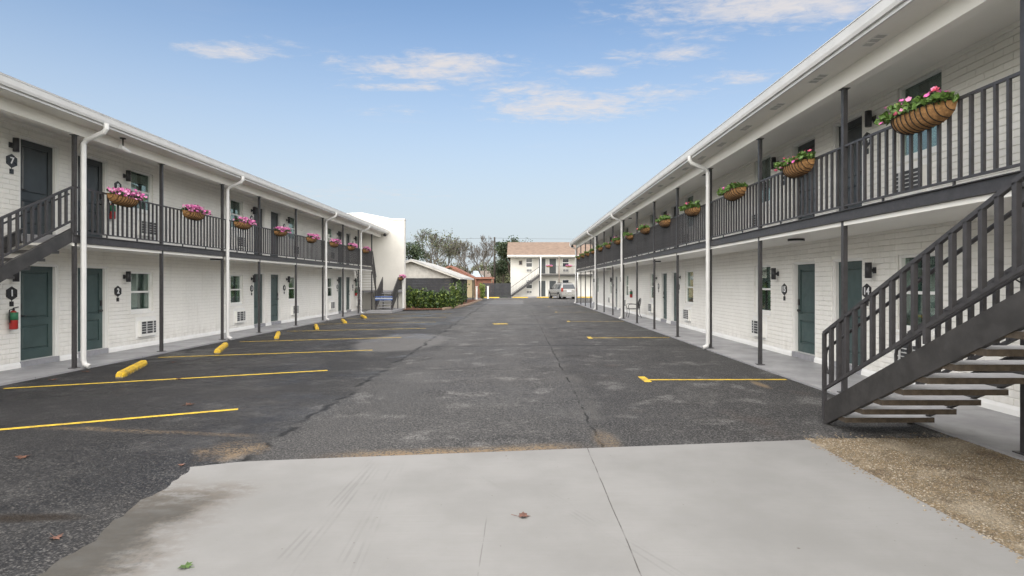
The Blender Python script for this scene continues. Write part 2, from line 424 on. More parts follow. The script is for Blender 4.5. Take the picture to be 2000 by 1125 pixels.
# tan blotches
rb = t.mul(t.ramp(t.noise(t.mapping(P, loc=(3, 1, 0)), .55, 5), .60, .74), .22)
base = t.mix(t.mul(rb, t.ramp(X, .5, 1.5)), base, (.17, .115, .09))
trk = t.mul(t.mx(t.ramp(t.absv(t.add(Xw, 1.75)), .42, .1), t.ramp(t.absv(t.add(Xw, .15)), .42, .1)), t.ramp(Y, 7, 12))
base = t.mix(t.mul(trk, .16), base, (.20, .197, .19))
oil = t.mul(t.mul(t.ramp(t.voro(t.mapping(P, loc=(.4, .3, 0)), .42), .16, .05), t.ramp(mid, .35, .6)), .55)
base = t.mix(oil, base, (.016, .015, .015))
base = t.mix(1.0, base, (.55, .544, .54), 'MULTIPLY')
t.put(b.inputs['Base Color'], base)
# dampness lowers roughness on the left strip
damp = t.mul(t.ramp(t.noise(t.mapping(P, loc=(7, 2, 0)), .42, 5, .6), .46, .60), t.add(.15, t.mul(left, .75)))
damp = t.mx(t.mx(damp, t.mul(pf, .55)), stain)
rough = t.sub(t.ramp(fin, .3, .7, .78, .92), t.mul(damp, .48))
t.put(b.inputs['Roughness'], rough)
h = t.add(t.mul(stone_d, -.7), t.mul(gr, .5))
t.put(b.inputs['Normal'], t.bump(h, .55, .008))
b.inputs['Specular IOR Level'].default_value = .35

# concrete drive: broomed, scuffed, joints
m, t, b = new_mat('concrete_drive')
P = t.n('ShaderNodeTexCoord').outputs['Object']; X, Y, Z = t.sep(P)
n1 = t.noise(P, .8, 6, .6); n2 = t.noise(t.mapping(P, scale=(.5, 22, 1)), 4.0, 4, .6); n3 = t.noise(P, 60, 3); n4 = t.noise(P, 3.2, 6, .65)
c = t.mix(t.ramp(n1, .3, .72), (.236, .234, .228), (.186, .185, .179))
c = t.mix(t.mul(t.ramp(n2, .42, .72), .34), c, (.195, .191, .182))
c = t.mix(t.mul(t.ramp(n4, .52, .8), .25), c, (.205, .20, .186))
c = t.mix(t.mul(t.ramp(n3, .6, .78), .22), c, (.15, .146, .136))
# tyre scuffs
def track(cx, slope, wd, y0, y1, seed, amt):
    d = t.absv(t.sub(X, t.add(cx, t.mul(t.sub(Y, 4.5), slope))))
    rib = t.ramp(t.math('SINE', t.mul(t.add(d, t.mul(Y, .02)), 130)), -.4, .8)
    k = t.mul(t.ramp(d, wd, wd * .6), t.mul(t.ramp(Y, y0, y0 + .5), t.ramp(Y, y1, y1 - .5)))
    return t.mul(t.mul(k, t.mul(rib, amt)), t.ramp(t.noise(t.mapping(P, loc=(seed, 0, 0), scale=(1, .7, 1)), 3, 4), .40, .66))
tk = t.mx(t.mx(track(-1.42, .02, .12, 3.0, 5.8, 1, .75), track(-1.10, -.05, .10, 3.0, 5.6, 4, .65)), t.mx(track(.35, -.55, .09, 3.2, 5.0, 8, .7), track(.06, -.60, .06, 4.7, 5.8, 12, .6)))
c = t.mix(t.mul(tk, .52), c, (.13, .129, .125))
# cracks and control joint
jn = t.noise(P, 5, 4)
jx = t.add(X, t.mul(t.sub(t.noise(P, 2.0, 4), .5), .022))
j1 = t.mul(t.ramp(t.absv(t.sub(jx, .735)), .0060, .0015), t.ramp(jn, .38, .56, .30, .9))
j2 = t.mul(t.mul(t.ramp(t.absv(t.add(jx, .235)), .006, .001), t.ramp(Y, 4.3, 4.1)), t.mul(t.ramp(jn, .4, .55), .45))
c = t.mix(t.mx(j1, j2), c, (.055, .05, .045))
# brown wash along the left edge
wv = t.mul(t.sub(t.noise(P, 1.6, 6, .6), .5), .9)
el = t.add(X, wv)
strk = t.noise(t.mapping(P, rot=(0, 0, .5), scale=(1.2, 2.6, 1)), 4, 5)
grit = t.noise(P, 22, 4, .7)
dirt = t.mul(t.mul(t.ramp(el, -2.05, -2.70), t.ramp(t.add(Y, wv), 5.35, 4.6)), t.ramp(t.add(t.mul(strk, .6), t.mul(grit, .4)), .36, .56))
c = t.mix(t.mul(dirt, .80), c, t.mix(t.noise(P, 9, 4), (.125, .095, .066), (.060, .052, .042)))
edge = t.mul(t.ramp(t.add(el, t.mul(grit, .5)), -2.10, -2.42), t.ramp(t.add(Y, wv), 5.0, 4.2))
c = t.mix(t.mul(edge, .88), c, t.mix(grit, (.026, .025, .022), (.075, .070, .06)))
spot = t.mul(t.mx(t.ramp(t.voro(P, 2.4), .034, .012), t.mul(t.ramp(t.voro(t.mapping(P, loc=(.3, .7, 0)), 5.5), .05, .02), .6)), .8)
c = t.mix(spot, c, (.08, .065, .05))
t.put(b.inputs['Base Color'], c); b.inputs['Roughness'].default_value = .82
t.put(b.inputs['Normal'], t.bump(t.add(t.add(t.mul(n2, .8), t.mul(n3, .5)), t.mul(j1, -3)), .25, .004))

m, t, b = new_mat('walkway_paint')
P = t.n('ShaderNodeTexCoord').outputs['Object']
c = t.mix(t.ramp(t.noise(P, 1.0, 6), .3, .72), (.31, .31, .32), (.26, .258, .265))
c = t.mix(t.mul(t.ramp(t.noise(P, 7, 5), .55, .8), .35), c, (.17, .165, .16))
X, Y, Z = t.sep(P)
jt = t.ramp(t.absv(t.sub(t.math('FRACT', t.math('DIVIDE', Y, 3.05)), .5)), .0035, .001)
c = t.mix(t.mul(jt, .7), c, (.10, .10, .10))
t.put(b.inputs['Base Color'], c); t.put(b.inputs['Roughness'], t.ramp(t.noise(P, 2, 4), .3, .7, .42, .66))
t.put(b.inputs['Normal'], t.bump(t.noise(P, 40, 4), .2, .003))

m, t, b = new_mat('line_paint')
P = t.n('ShaderNodeTexCoord').outputs['Object']; X, Y, Z = t.sep(P)
w1 = t.noise(P, 9, 6, .7); w2 = t.noise(P, 55, 4, .7)
wear = t.ramp(t.add(t.add(t.mul(w1, .55), t.mul(w2, .45)), t.ramp(Y, 8, 40, 0, .13, False)), .51, .62)
c = t.mix(t.ramp(w1, .3, .7), (.66, .46, .035), (.56, .37, .03))
c = t.mix(t.mul(wear, .75), c, (.10, .09, .06))
t.put(b.inputs['Base Color'], c); b.inputs['Roughness'].default_value = .7
t.put(b.inputs['Normal'], t.bump(w2, .4, .005))
m, t, b = new_mat('stop_yellow')
P = t.n('ShaderNodeTexCoord').outputs['Object']; X, Y, Z = t.sep(P)
w1 = t.noise(P, 7, 6, .7)
c = t.mix(t.ramp(t.noise(P, 3, 4), .3, .7), (.68, .45, .02), (.58, .36, .02))
c = t.mix(t.mul(t.ramp(t.add(w1, t.ramp(Z, .06, 0, 0, .22)), .60, .68), .9), c, (.10, .095, .085))
c = t.mix(t.mul(t.ramp(t.noise(t.mapping(P, scale=(3, .8, 1)), 5, 4), .52, .70), .45), c, (.16, .12, .05))
t.put(b.inputs['Base Color'], c); b.inputs['Roughness'].default_value = .55
t.put(b.inputs['Normal'], t.bump(t.noise(P, 50, 4), .3, .004))

m, t, b = new_mat('gravel_ground')
P = t.n('ShaderNodeTexCoord').outputs['Object']
n1 = t.noise(P, 1.6, 6); sc = t.voro(P, 95, out='Color'); sd_ = t.voro(P, 95)
c = t.mix(t.sep(sc)[0], (.185, .145, .090), (.085, .063, .038))
c = t.mix(t.ramp(t.sep(sc)[1], .75, 1), c, (.32, .29, .235))
c = t.mix(t.mul(t.ramp(n1, .5, .68), .7), c, (.255, .22, .165))
c = t.mix(t.mul(t.ramp(t.noise(P, 2.4, 5), .56, .70), .8), c, (.07, .048, .028))
t.put(b.inputs['Base Color'], c); b.inputs['Roughness'].default_value = .9
t.put(b.inputs['Normal'], t.bump(t.mul(sd_, -1), .8, .012))
m, t, b = new_mat('pebble')
P = t.n('ShaderNodeTexCoord').outputs['Object']
sc = t.voro(P, 80, out='Color'); n1 = t.noise(P, 1.6, 6)
c = t.mix(t.sep(sc)[0], (.215, .160, .092), (.092, .066, .038))
c = t.mix(t.ramp(t.sep(sc)[1], .7, 1), c, (.36, .32, .255))
c = t.mix(t.mul(t.ramp(n1, .48, .66), .55), c, (.29, .25, .185))
c = t.mix(t.mul(t.ramp(t.noise(P, 2.4, 5), .56, .70), .6), c, (.09, .06, .035))
t.put(b.inputs['Base Color'], c); b.inputs['Roughness'].default_value = .75
M = MATS

# ================================================================ the setting
def sheet(name, mat, pts, z=None, sub=None, dz=0.0, parent=None):
    mb = MB(); mb.face([(p[0], p[1], (gz(p[0]) + dz) if z is None else z) for p in pts])
    return mb.build(name, mat, parent)
g = MB(); g.face([(-900, -300, -.12), (900, -300, -.12), (900, 1500, -.12), (-900, 1500, -.12)])
tag(g.build('ground', M['lawn']), kind='structure')

# parking lot, cut round the drive and the gravel
lot = MB()
def strip(mb, x0, x1, f0, f1, n=10):
    for k in range(n):
        a = x0 + (x1 - x0) * k / n; c = x0 + (x1 - x0) * (k + 1) / n
        mb.face([(a, f0(a), gz(a)), (c, f0(c), gz(c)), (c, f1(c), gz(c)), (a, f1(a), gz(a))])
drive_edge = lambda x: 5.92 + .113 * x
strip(lot, -9.2, -3.02, lambda x: -6, lambda x: 36.4, 6)
strip(lot, -3.02, 3.2, drive_edge, lambda x: 36.4, 6)
strip(lot, -3.02, -2.3, lambda x: -6, lambda x: drive_edge(x) - .01, 2)
strip(lot, 3.2, 5.2, lambda x: 6.36, lambda x: 36.4, 3)
strip(lot, -9.2, 5.2, lambda x: 36.4, lambda x: 69.2, 12)
strip(lot, 5.2, 14, lambda x: 49.3, lambda x: 69.2, 6)
strip(lot, -14, -9.2, lambda x: -6, lambda x: 4.6, 2)
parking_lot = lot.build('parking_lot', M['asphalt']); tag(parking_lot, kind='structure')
# drive slab, 1 cm proud
dr = MB()
xs = np.linspace(-3.04, 3.20, 22)
lj = [(-3.12 + .115 * min(3, 5.5 - y) + .028 * math.sin(y * 5.3) + .018 * math.sin(y * 13.1 + 1) + .012 * math.sin(y * 31), y) for y in np.linspace(5.45, -6, 140)]
poly = [(x, drive_edge(x) - (.10 * max(0, (-2.6 - x) / .46) ** 2)) for x in xs] + [(3.20, -6)] + [(lx, ly) for lx, ly in reversed(lj)]
top = [(x, y, gz(x) + .010) for x, y in poly]
dr.face(top)
for k in range(len(poly)):
    a, c = poly[k], poly[(k + 1) % len(poly)]
    dr.face([(a[0], a[1], gz(a[0]) + .010), (c[0], c[1], gz(c[0]) + .010), (c[0], c[1], -.1), (a[0], a[1], -.1)])
tag(dr.build('driveway', M['concrete_drive']), kind='structure')
gb = MB(); gb.face([(3.205, -6, .062), (5.0, -6, .075), (5.0, 6.355, .075), (3.205, 6.355, .062)])
tag(gb.build('gravel_bed', M['gravel_ground']), kind='structure')
# pebbles: real stones scattered over the bed
n = 15000
pv, pf_ = [], []
th = RNG.uniform(0, 6.28, n); pxs = RNG.uniform(3.22, 4.97, n); pys = RNG.uniform(2.6, 6.36, n)
rs = RNG.uniform(.005, .0115, n)
pxs[:170] = 3.2 - np.abs(RNG.normal(0, .05, 170)); pys[:170] = RNG.uniform(2.6, 6.2, 170)      # stones kicked onto the drive
pys[170:260] = 6.36 + np.abs(RNG.normal(0, .12, 90))
unit = np.array([(1,0,0),(.4,.9,0),(-.7,.7,0),(-.9,-.4,0),(.2,-1,0),(0,0,.75)])
uf = [(0,1,5),(1,2,5),(2,3,5),(3,4,5),(4,0,5)]
for i in range(n):
    c_, s_ = math.cos(th[i]), math.sin(th[i])
    u = unit * rs[i]; xx = u[:,0]*c_*1.35 - u[:,1]*s_; yy = u[:,0]*s_*1.35 + u[:,1]*c_
    z0 = (.062 + (pxs[i] - 3.2) / 1.8 * .013) if pxs[i] > 3.2 else gz(pxs[i]) + .010
    if pys[i] > 6.36: z0 = gz(pxs[i])
    k = len(pv); pv += list(zip(xx + pxs[i], yy + pys[i], u[:,2] + z0)); pf_ += [tuple(a + k for a in f) for f in uf]
pb = MB(); pb.v = pv; pb.f = pf_; pb.m = [0] * len(pf_); pb.sm = [True] * len(pf_)
tag(pb.build('pebbles', M['pebble'], fix=False), label='small tan pea gravel pressed into the bed beside the drive', cat='gravel', kind='stuff')

# walkways
wk = MB(); wk.box(-9.05, -10.42, -4, 37.9, -.1, .04)
wk.box(-7.5, -9.049, 34.0, 37.9, -.1, .15)          # raised pad under the end stairs
tag(wk.build('walkway', M['walkway_paint']), kind='structure')
wk = MB(); wk.box(4.90, 6.46, -4, 49.0, -.1, .10)
tag(wk.build('walkway', M['walkway_paint']), kind='structure')
wk = MB(); wk.box(-1.2, 14, 69.2, 71.0, -.1, .16)
tag(wk.build('walkway', M['step_gray']), kind='structure')
# mulch bed
mbed = MB(); edge_pts = [(-7.62, 37.0), (-6.2, 37.15), (-4.95, 37.7), (-4.35, 40.5), (-4.05, 43.5), (-3.85, 50), (-3.75, 60)]
mbed.face([(x, y, .075) for x, y in edge_pts] + [(-9, 60, .075), (-9, 37.95, .075), (-7.62, 37.95, .075)])
tag(mbed.build('mulch_bed', M['mulch']), kind='structure')

# parking lines (paint on the lot)
def line(p0, p1, wd=.10):
    d = Vector((p1[0]-p0[0], p1[1]-p0[1])); L = d.length; d.normalize(); nrm = Vector((-d.y, d.x)) * wd / 2
    mb = MB(); n = max(1, int(L / .5))
    for k in range(n):
        a = Vector(p0) + d * L * k / n; c = Vector(p0) + d * L * (k + 1) / n
        mb.face([(a.x-nrm.x, a.y-nrm.y, gz(a.x-nrm.x)+.004), (c.x-nrm.x, c.y-nrm.y, gz(c.x-nrm.x)+.004), (c.x+nrm.x, c.y+nrm.y, gz(c.x+nrm.x)+.004), (a.x+nrm.x, a.y+nrm.y, gz(a.x+nrm.x)+.004)])
    return mb
LL = [((-8.7, 5.85), (-3.93, 8.0)), ((-8.76, 9.7), (-3.86, 11.55)), ((-8.68, 13.75), (-3.84, 15.05)), ((-8.5, 17.4), (-3.8, 18.6)),
      ((-8.6, 21.2), (-3.6, 22.3)), ((-8.7, 24.9), (-3.7, 25.9)), ((-8.7, 28.6), (-3.7, 29.5)), ((-8.7, 32.3), (-3.8, 33.1))]
for a, c in LL: line(a, c).build('parking_line', M['line_paint'], parking_lot)
for Yl in (10.25, 18.1, 25.8, 34.0, 42.0):
    mb = line((2.25, Yl), (4.82, Yl - .05)); q2 = line((2.30, Yl - .26), (2.30, Yl + .34), .13)
    for v in range(len(q2.v)): q2.v[v] = (q2.v[v][0], q2.v[v][1], q2.v[v][2] + .002)
    k = len(mb.v); mb.v += q2.v; mb.f += [tuple(a + k for a in f) for f in q2.f]; mb.m += q2.m; mb.sm += q2.sm
    mb.build('parking_line', M['line_paint'], parking_lot)
line((-1.05, 24.45), (-.45, 24.6), .5).build('faded_marking', M['line_paint'], parking_lot)

# ================================================================ the two long wings
def text_mesh(txt, size):
    cu = bpy.data.curves.new('t', 'FONT'); cu.body = txt; cu.size = size; cu.extrude = .004; cu.align_x = 'CENTER'; cu.align_y = 'CENTER'; cu.offset = size * .022
    ob = bpy.data.objects.new('t', cu); COL.objects.link(ob)
    dg = bpy.context.evaluated_depsgraph_get(); me = bpy.data.meshes.new_from_object(ob.evaluated_get(dg))
    bpy.data.objects.remove(ob); bpy.data.curves.remove(cu)
    me.materials.clear(); me.materials.append(M['number_white']); return me

def rect_sub(r, o):
    """rect (y0,y1,z0,z1) minus o"""
    y0, y1, z0, z1 = r; a, c, d, e = o
    if c <= y0 or a >= y1 or e <= z0 or d >= z1: return [r]
    out = []
    if a > y0: out.append((y0, a, z0, z1))
    if c < y1: out.append((c, y1, z0, z1))
    ya, yb = max(y0, a), min(y1, c)
    if d > z0: out.append((ya, yb, z0, d))
    if e < z1: out.append((ya, yb, e, z1))
    return out

BR_L, BR_H, MJ, MH = .300, .0896, .012, .004
def brick_mesh():
    """one painted brick, front face towards -X, softly chamfered; length along Y"""
    L, H, D, ch = BR_L / 2, BR_H / 2, .024, .004
    mb = MB()
    f = [(-D, -L+ch, -H+ch), (-D, L-ch, -H+ch), (-D, L-ch, H-ch), (-D, -L+ch, H-ch)]
    s_ = [(-D+ch, -L, -H), (-D+ch, L, -H), (-D+ch, L, H), (-D+ch, -L, H)]
    k_ = [(0, -L, -H), (0, L, -H), (0, L, H), (0, -L, H)]
    mb.face(f)
    for i in range(4):
        j = (i + 1) % 4; mb.face([f[j], f[i], s_[i], s_[j]]); mb.face([s_[j], s_[i], k_[i], k_[j]])
    return mb.mesh('brick', M['white_brick_paint'])
BRICK = brick_mesh()
INT_D = 0.55

SIGN_LABEL = {1: 'black hexagonal sign reading 1 above the fire extinguisher on the left', 2: 'black hexagonal sign reading 2 beside a lower window of the left wing',
    7: 'black hexagonal sign reading 7 beside the upper door at far left', 14: 'black hexagonal sign reading 14 on the wall behind the right staircase',
    15: 'black hexagonal sign reading 15 between a lower door and window', 24: 'black hexagonal sign reading 24 behind the right balcony railing'}
def wing(P):
    s = P['s']; Lw, Lp, Le = P['wall'], P['post'], P['eave']; zf, zb, zg0, zg1, zc, zk = P['floor'], P['beam'], P['g0'], P['g1'], P['ceil'], P['walk']
    Y0, Y1 = P['y0'], P['y1']; side = P['side']
    B = empty('motel_wing', (s * (Lw + 3.5), (Y0 + Y1) / 2, 0), P['label'], 'building')
    bl = wloc(B)
    def bx(mb, L0, L1, a, c, d, e, mi=0, topmi=None): mb.box(s*L0, s*L1, a, c, d, e, mi, topmi); return mb
    # openings
    doors, wins = [], []
    for c_, mode in P['modules']:
        for z0 in (zk, zf):
            lvl = 'lower' if z0 == zk else 'upper'
            st = .12 if lvl == 'lower' else .03
            if mode in ('both', 'near'): doors.append((c_ + P['dn'][0], c_ + P['dn'][1], z0, z0 + st + 2.06, lvl, -1, c_, st))
            if mode in ('both', 'far'): doors.append((c_ + P['df'][0], c_ + P['df'][1], z0, z0 + st + 2.06, lvl, 1, c_, st))
            if mode in ('both', 'near'): wins.append((c_ + P['wn'][0], c_ + P['wn'][1], z0 + P['wz'][0], z0 + P['wz'][1], lvl, -1, c_))
            if mode in ('both', 'far'): wins.append((c_ + P['wf'][0], c_ + P['wf'][1], z0 + P['wz'][0], z0 + P['wz'][1], lvl, 1, c_))
    doors = [d for d in doors if d[1] < Y1 - .05]; wins = [x for x in wins if x[1] < Y1 - .05]
    ops = [d[:4] for d in doors] + [x[:4] for x in wins]
    ztop = zc + .15
    # backing wall with reveals
    wl = MB(); ys = sorted({Y0, Y1, *[o[0] for o in ops], *[o[1] for o in ops]}); zs = sorted({-.1, ztop, *[o[2] for o in ops], *[o[3] for o in ops]})
    for i in range(len(ys) - 1):
        for j in range(len(zs) - 1):
            ym, zm = (ys[i] + ys[i+1]) / 2, (zs[j] + zs[j+1]) / 2
            if any(o[0] < ym < o[1] and o[2] < zm < o[3] for o in ops): continue
            a, c, d, e = ys[i], ys[i+1], zs[j], zs[j+1]; x = s * (Lw + .006)
            wl.face([(x, a, d), (x, c, d), (x, c, e), (x, a, e)] if s < 0 else [(x, c, d), (x, a, d), (x, a, e), (x, c, e)])
    for a, c, d, e in ops:
        x0, x1 = s * (Lw + .006), s * (Lw + .26)
        wl.face([(x0,a,d),(x1,a,d),(x1,a,e),(x0,a,e)]); wl.face([(x0,c,d),(x0,c,e),(x1,c,e),(x1,c,d)])
        wl.face([(x0,a,e),(x1,a,e),(x1,c,e),(x0,c,e)]); wl.face([(x0,a,d),(x0,c,d),(x1,c,d),(x1,a,d)])
    # end and back walls
    xb = s * (Lw + 8.0); xw = s * (Lw + .006)
    for yy in (Y0, Y1): wl.face([(xw, yy, -.1), (xb, yy, -.1), (xb, yy, ztop), (xw, yy, ztop)])
    wl.face([(xb, Y0, -.1), (xb, Y1, -.1), (xb, Y1, ztop), (xb, Y0, ztop)])
    wall = wl.build('wall', M['white_mortar_paint'], B, fix=False)
    # bricks
    rects = []
    nc = int((ztop - zk) / (BR_H + MJ))
    for k in range(nc):
        z0 = zk + .02 + k * (BR_H + MJ); z1 = z0 + BR_H
        if zf - .16 < (z0 + z1) / 2 < zf: continue
        y = Y0 + (0 if k % 2 else -(BR_L + MH) / 2)
        while y < min(Y1, P['brick_to']):
            r = [(max(y, Y0), min(y + BR_L, Y1), z0, z1)]
            for o in ops:
                if o[0] - .5 < y + .15 < o[1] + .5:
                    r = [q_ for rr in r for q_ in rect_sub(rr, o)]
            rects += [q_ for q_ in r if q_[1] - q_[0] > .02 and q_[3] - q_[2] > .012]
            y += BR_L + MH
    yv = P['first_visible']
    full = sorted([r for r in rects if r[1] - r[0] > BR_L - 1e-4 and r[3] - r[2] > BR_H - 1e-4 and r[0] > yv and r[2] > zk + .1
                   and not (r[2] > zf - .7 and r[2] < zf)], key=lambda r: r[0])[:300]
    fs = set(full)
    for r in full:
        j = random.uniform(-.0016, .0016)
        link('brick', BRICK, wall, (s * (Lw + .016) + j - bl.x, (r[0]+r[1])/2 - bl.y, (r[2]+r[3])/2 - bl.z), 0 if s > 0 else math.pi)
    V, F = [], []; ch = .004
    for r in rects:
        if r in fs: continue
        a, c, d, e = r; j = random.uniform(-.0016, .0016); xf, xm, xk_ = s*(Lw - .008) + j, s*(Lw - .004) + j, s * (Lw + .012)
        k = len(V)
        V += [(xf,a+ch,d+ch),(xf,c-ch,d+ch),(xf,c-ch,e-ch),(xf,a+ch,e-ch),(xm,a,d),(xm,c,d),(xm,c,e),(xm,a,e),(xk_,a,d),(xk_,c,d),(xk_,c,e),(xk_,a,e)]
        F.append((k,k+1,k+2,k+3))
        for i in range(4):
            jn = (i+1) % 4; F.append((k+jn,k+i,k+4+i,k+4+jn)); F.append((k+4+jn,k+4+i,k+8+i,k+8+jn))
    mb = MB(); mb.v = V; mb.f = F; mb.m = [0]*len(F); mb.sm = [False]*len(F)
    tag(mb.build('brickwork', M['white_brick_paint'], B, fix=True), kind='stuff')
    if P['brick_to'] < Y1:
        pass
    # white skirting
    sk = MB(); yy = Y0
    for d in sorted([d for d in doors if d[4] == 'lower']) + [(Y1, Y1)]:
        if d[0] > yy:
            sk.prism([(s*(Lw+.01), zk), (s*(Lw-.035), zk), (s*(Lw-.030), zk+.07), (s*(Lw-.008), zk+.12), (s*(Lw+.01), zk+.12)], 'y', yy, d[0]-.002)
        yy = d[1] + .002
    sk.build('skirting', M['white_trim'], B)
    # dark rooms behind the windows are closed boxes
    # doors
    def make_door(a, c, zt, z0, st, hand, lvl):
        zs_ = z0 + st; fr = .055
        dm = M['door_green'] if lvl == 'lower' else M['door_charcoal']
        mb = MB(); xd = Lw + .125
        bx(mb, xd, xd + .04, a + fr, c - fr, zs_ + .012, zt - fr)
        # raised stiles, rails and panels
        ww = (c - a) - 2 * fr; ya, yc = a + fr, c - fr; zb_, zt_ = zs_ + .012, zt - fr
        sw = .115
        zm = zb_ + (zt_ - zb_) * .40
        for (u0, u1, v0, v1) in ((ya, ya+sw, zb_, zt_), (yc-sw, yc, zb_, zt_), (ya+sw, yc-sw, zb_, zb_+.20), (ya+sw, yc-sw, zt_-.12, zt_), (ya+sw, yc-sw, zm-.075, zm+.075)):
            bx(mb, xd - .022, xd + .002, u0, u1, v0, v1)
        for (v0, v1) in ((zb_+.20, zm-.075), (zm+.075, zt_-.12)):
            u0, u1 = ya+sw+.03, yc-sw-.03; v0 += .03; v1 -= .03; e_ = .022
            xo, xi = s*(xd-.018), s*(xd+.001)
            o4 = [(xi,u0,v0),(xi,u1,v0),(xi,u1,v1),(xi,u0,v1)]; i4 = [(xo,u0+e_,v0+e_),(xo,u1-e_,v0+e_),(xo,u1-e_,v1-e_),(xo,u0+e_,v1-e_)]
            mb.face(i4)
            for i in range(4): mb.face([o4[i], o4[(i+1)%4], i4[(i+1)%4], i4[i]])
        D_ = mb.build('door', dm, B)
        mb = MB()
        for (u0, u1, v0, v1) in ((a, a+fr, zs_, zt), (c-fr, c, zs_, zt), (a+fr, c-fr, zt-fr, zt)):
            bx(mb, Lw+.035, Lw+.20, u0, u1, v0, v1)
        bm_ = .035                                    # brick mould
        for (u0, u1, v0, v1) in ((a+.002, a+bm_, zs_, zt-.002), (c-bm_, c-.002, zs_, zt-.002), (a+bm_, c-bm_, zt-bm_, zt-.002)):
            bx(mb, Lw+.008, Lw+.036, u0, u1, v0, v1)
        mb.build('frame', M['white_trim'], D_)
        mb = MB(); bx(mb, Lw+.02, Lw+.2, a+fr, c-fr, zs_+.0, zs_+.011); mb.build('threshold', M['ac_grille'], D_)
        hy = (yc - .06) if hand > 0 else (ya + .06)
        mb = MB(); zh = zs_ + .95
        bx(mb, xd-.044, xd-.0225, hy-.03, hy+.03, zh+.12, zh+.26)
        mb.build('lock', M['black_metal'], D_); mb = MB()
        mb.tube([(s*(xd-.0225), hy, zh), (s*(xd-.065), hy, zh)], .026, 10)
        mb.tube([(s*(xd-.062), hy, zh), (s*(xd-.062), hy - hand*.12, zh)], .011, 8)
        mb.build('handle', M['black_metal'], D_)
        if st > .06:
            mb = MB(); bx(mb, Lw-.016, Lw+.19, a+.004, c-.004, z0+.001, zs_-.001); mb.build('door_step', M['step_gray'], B)
    for d in doors: make_door(d[0], d[1], d[3], d[2], d[7], d[5], d[4])
    # windows
    def make_window(a, c, z0, z1, lvl, idx):
        mb = MB(); fr = .05; x0, x1 = Lw + .03, Lw + .12
        for (u0, u1, v0, v1) in ((a, a+fr, z0, z1), (c-fr, c, z0, z1), (a+fr, c-fr, z1-fr, z1), (a+fr, c-fr, z0, z0+fr)):
            bx(mb, x0, x1, u0+.001, u1-.001, v0+.001, v1-.001)
        Wd = mb.build('window', M['white_trim'], B)
        zm = (z0 + z1) / 2
        mb = MB(); bx(mb, Lw-.022, Lw+.06, a-.03, c+.03, z0-.045, z0-.003); mb.build('sill', M['white_trim'], Wd)
        mb = MB(); sf = .03
        bx(mb, Lw+.045, Lw+.085, a+fr, c-fr, zm-.025, zm+.025)
        for (u0, u1, v0, v1) in ((a+fr, a+fr+sf, z0+fr, zm-.025), (c-fr-sf, c-fr, z0+fr, zm-.025), (a+fr+sf, c-fr-sf, z0+fr, z0+fr+sf)):
            bx(mb, Lw+.05, Lw+.08, u0, u1, v0, v1)
        mb.build('sash', M['white_trim'], Wd)
        for (v0, v1, xx) in ((zm+.025, z1-fr, Lw+.095), (z0+fr+sf, zm-.025, Lw+.066)):
            ins = sf if v0 < zm else 0
            mb = MB(); bx(mb, xx, xx+.005, a+fr+ins, c-fr-ins, v0, v1); mb.build('pane', M['window_glass'], Wd)
        # curtain pulled part way and the room behind
        mb = MB(); n = 26; rr = random.Random(idx * 13 + 5)
        spans = [(a+fr, a+fr+(c-a)*rr.uniform(.40, .58)), (c-fr-(c-a)*rr.uniform(.22, .34), c-fr)]
        for (u0, u1) in spans:
            for k in range(n):
                t0, t1 = k / n, (k+1) / n
                f0 = .135 + .016*math.sin(t0*n*.9+idx); f1 = .135 + .016*math.sin(t1*n*.9+idx)
                ya_, yb_ = u0 + (u1-u0)*t0, u0 + (u1-u0)*t1
                mb.face([(s*(Lw+f0), ya_, z0-.02), (s*(Lw+f1), yb_, z0-.02), (s*(Lw+f1), yb_, z1+.02), (s*(Lw+f0), ya_, z1+.02)], 0, True)
        mb.build('curtain', M['curtain_pale'], Wd, fix=False)
        mb = MB(); bx(mb, Lw+.262, Lw+.262+INT_D, a-.3, c+.3, z0-.3, z1+.2)
        # open the front of that box
        mb.f = [f for k, f in enumerate(mb.f) if not ((k == 5 and s > 0) or (k == 3 and s < 0))]; mb.m = [0]*len(mb.f); mb.sm = [False]*len(mb.f)
        mb.build('room_interior', M['interior_dark'], Wd, fix=False)
        if idx % 3 == 1:
            mb = MB()
            for k in range(9): bx(mb, Lw+.106, Lw+.112, a+fr, c-fr, z1-.06-.045*k, z1-.025-.045*k)
            mb.build('blind', M['blind_white'], Wd)
    for i, x in enumerate(wins): make_window(*x[:5], i)
    # upper slab, its dark steel edge and the cream soffit under it
    mb = MB(); bx(mb, Lp - .03, Lw - .045, P['slab0'], P['slab1'], zf - .17, zf - .002)
    for k in range(8): pass
    mb.build('balcony_slab', M['step_gray'], B)
    mb = MB(); bx(mb, Lp - .045, Lp - .031, P['slab0'], P['slab1'], zf - .165, zf + .0)
    bx(mb, Lp - .075, Lp - .045, P['slab0'], P['slab1'], zf - .012, zf + .0); bx(mb, Lp - .075, Lp - .045, P['slab0'], P['slab1'], zf - .165, zf - .153)
    mb.build('edge_channel', M['charcoal_metal'], B)
    mb = MB(); bx(mb, Lp - .01, Lw - .002, P['slab0'], P['slab1'], zf - .215, zf - .171)
    bx(mb, Lp - .03, Lp - .0102, P['slab0'], P['slab1'], zf - .235, zf - .171)
    mb.build('lower_soffit', M['soffit_white'], B)
    # beam, porch ceiling, eave soffit, fascia, gutter, roof
    mb = MB(); bx(mb, Lp - .07, Lp + .09, Y0, Y1, zb, zg0 + .02); mb.build('eave_beam', M['soffit_white'], B)
    mb = MB(); bx(mb, Lp + .0905, Lw - .006, Y0, Y1, zc, zc + .05); bx(mb, Lw - .05, Lw - .0075, Y0, Y1, zc - .07, zc - .001); mb.build('porch_ceiling', M['soffit_white'], B)
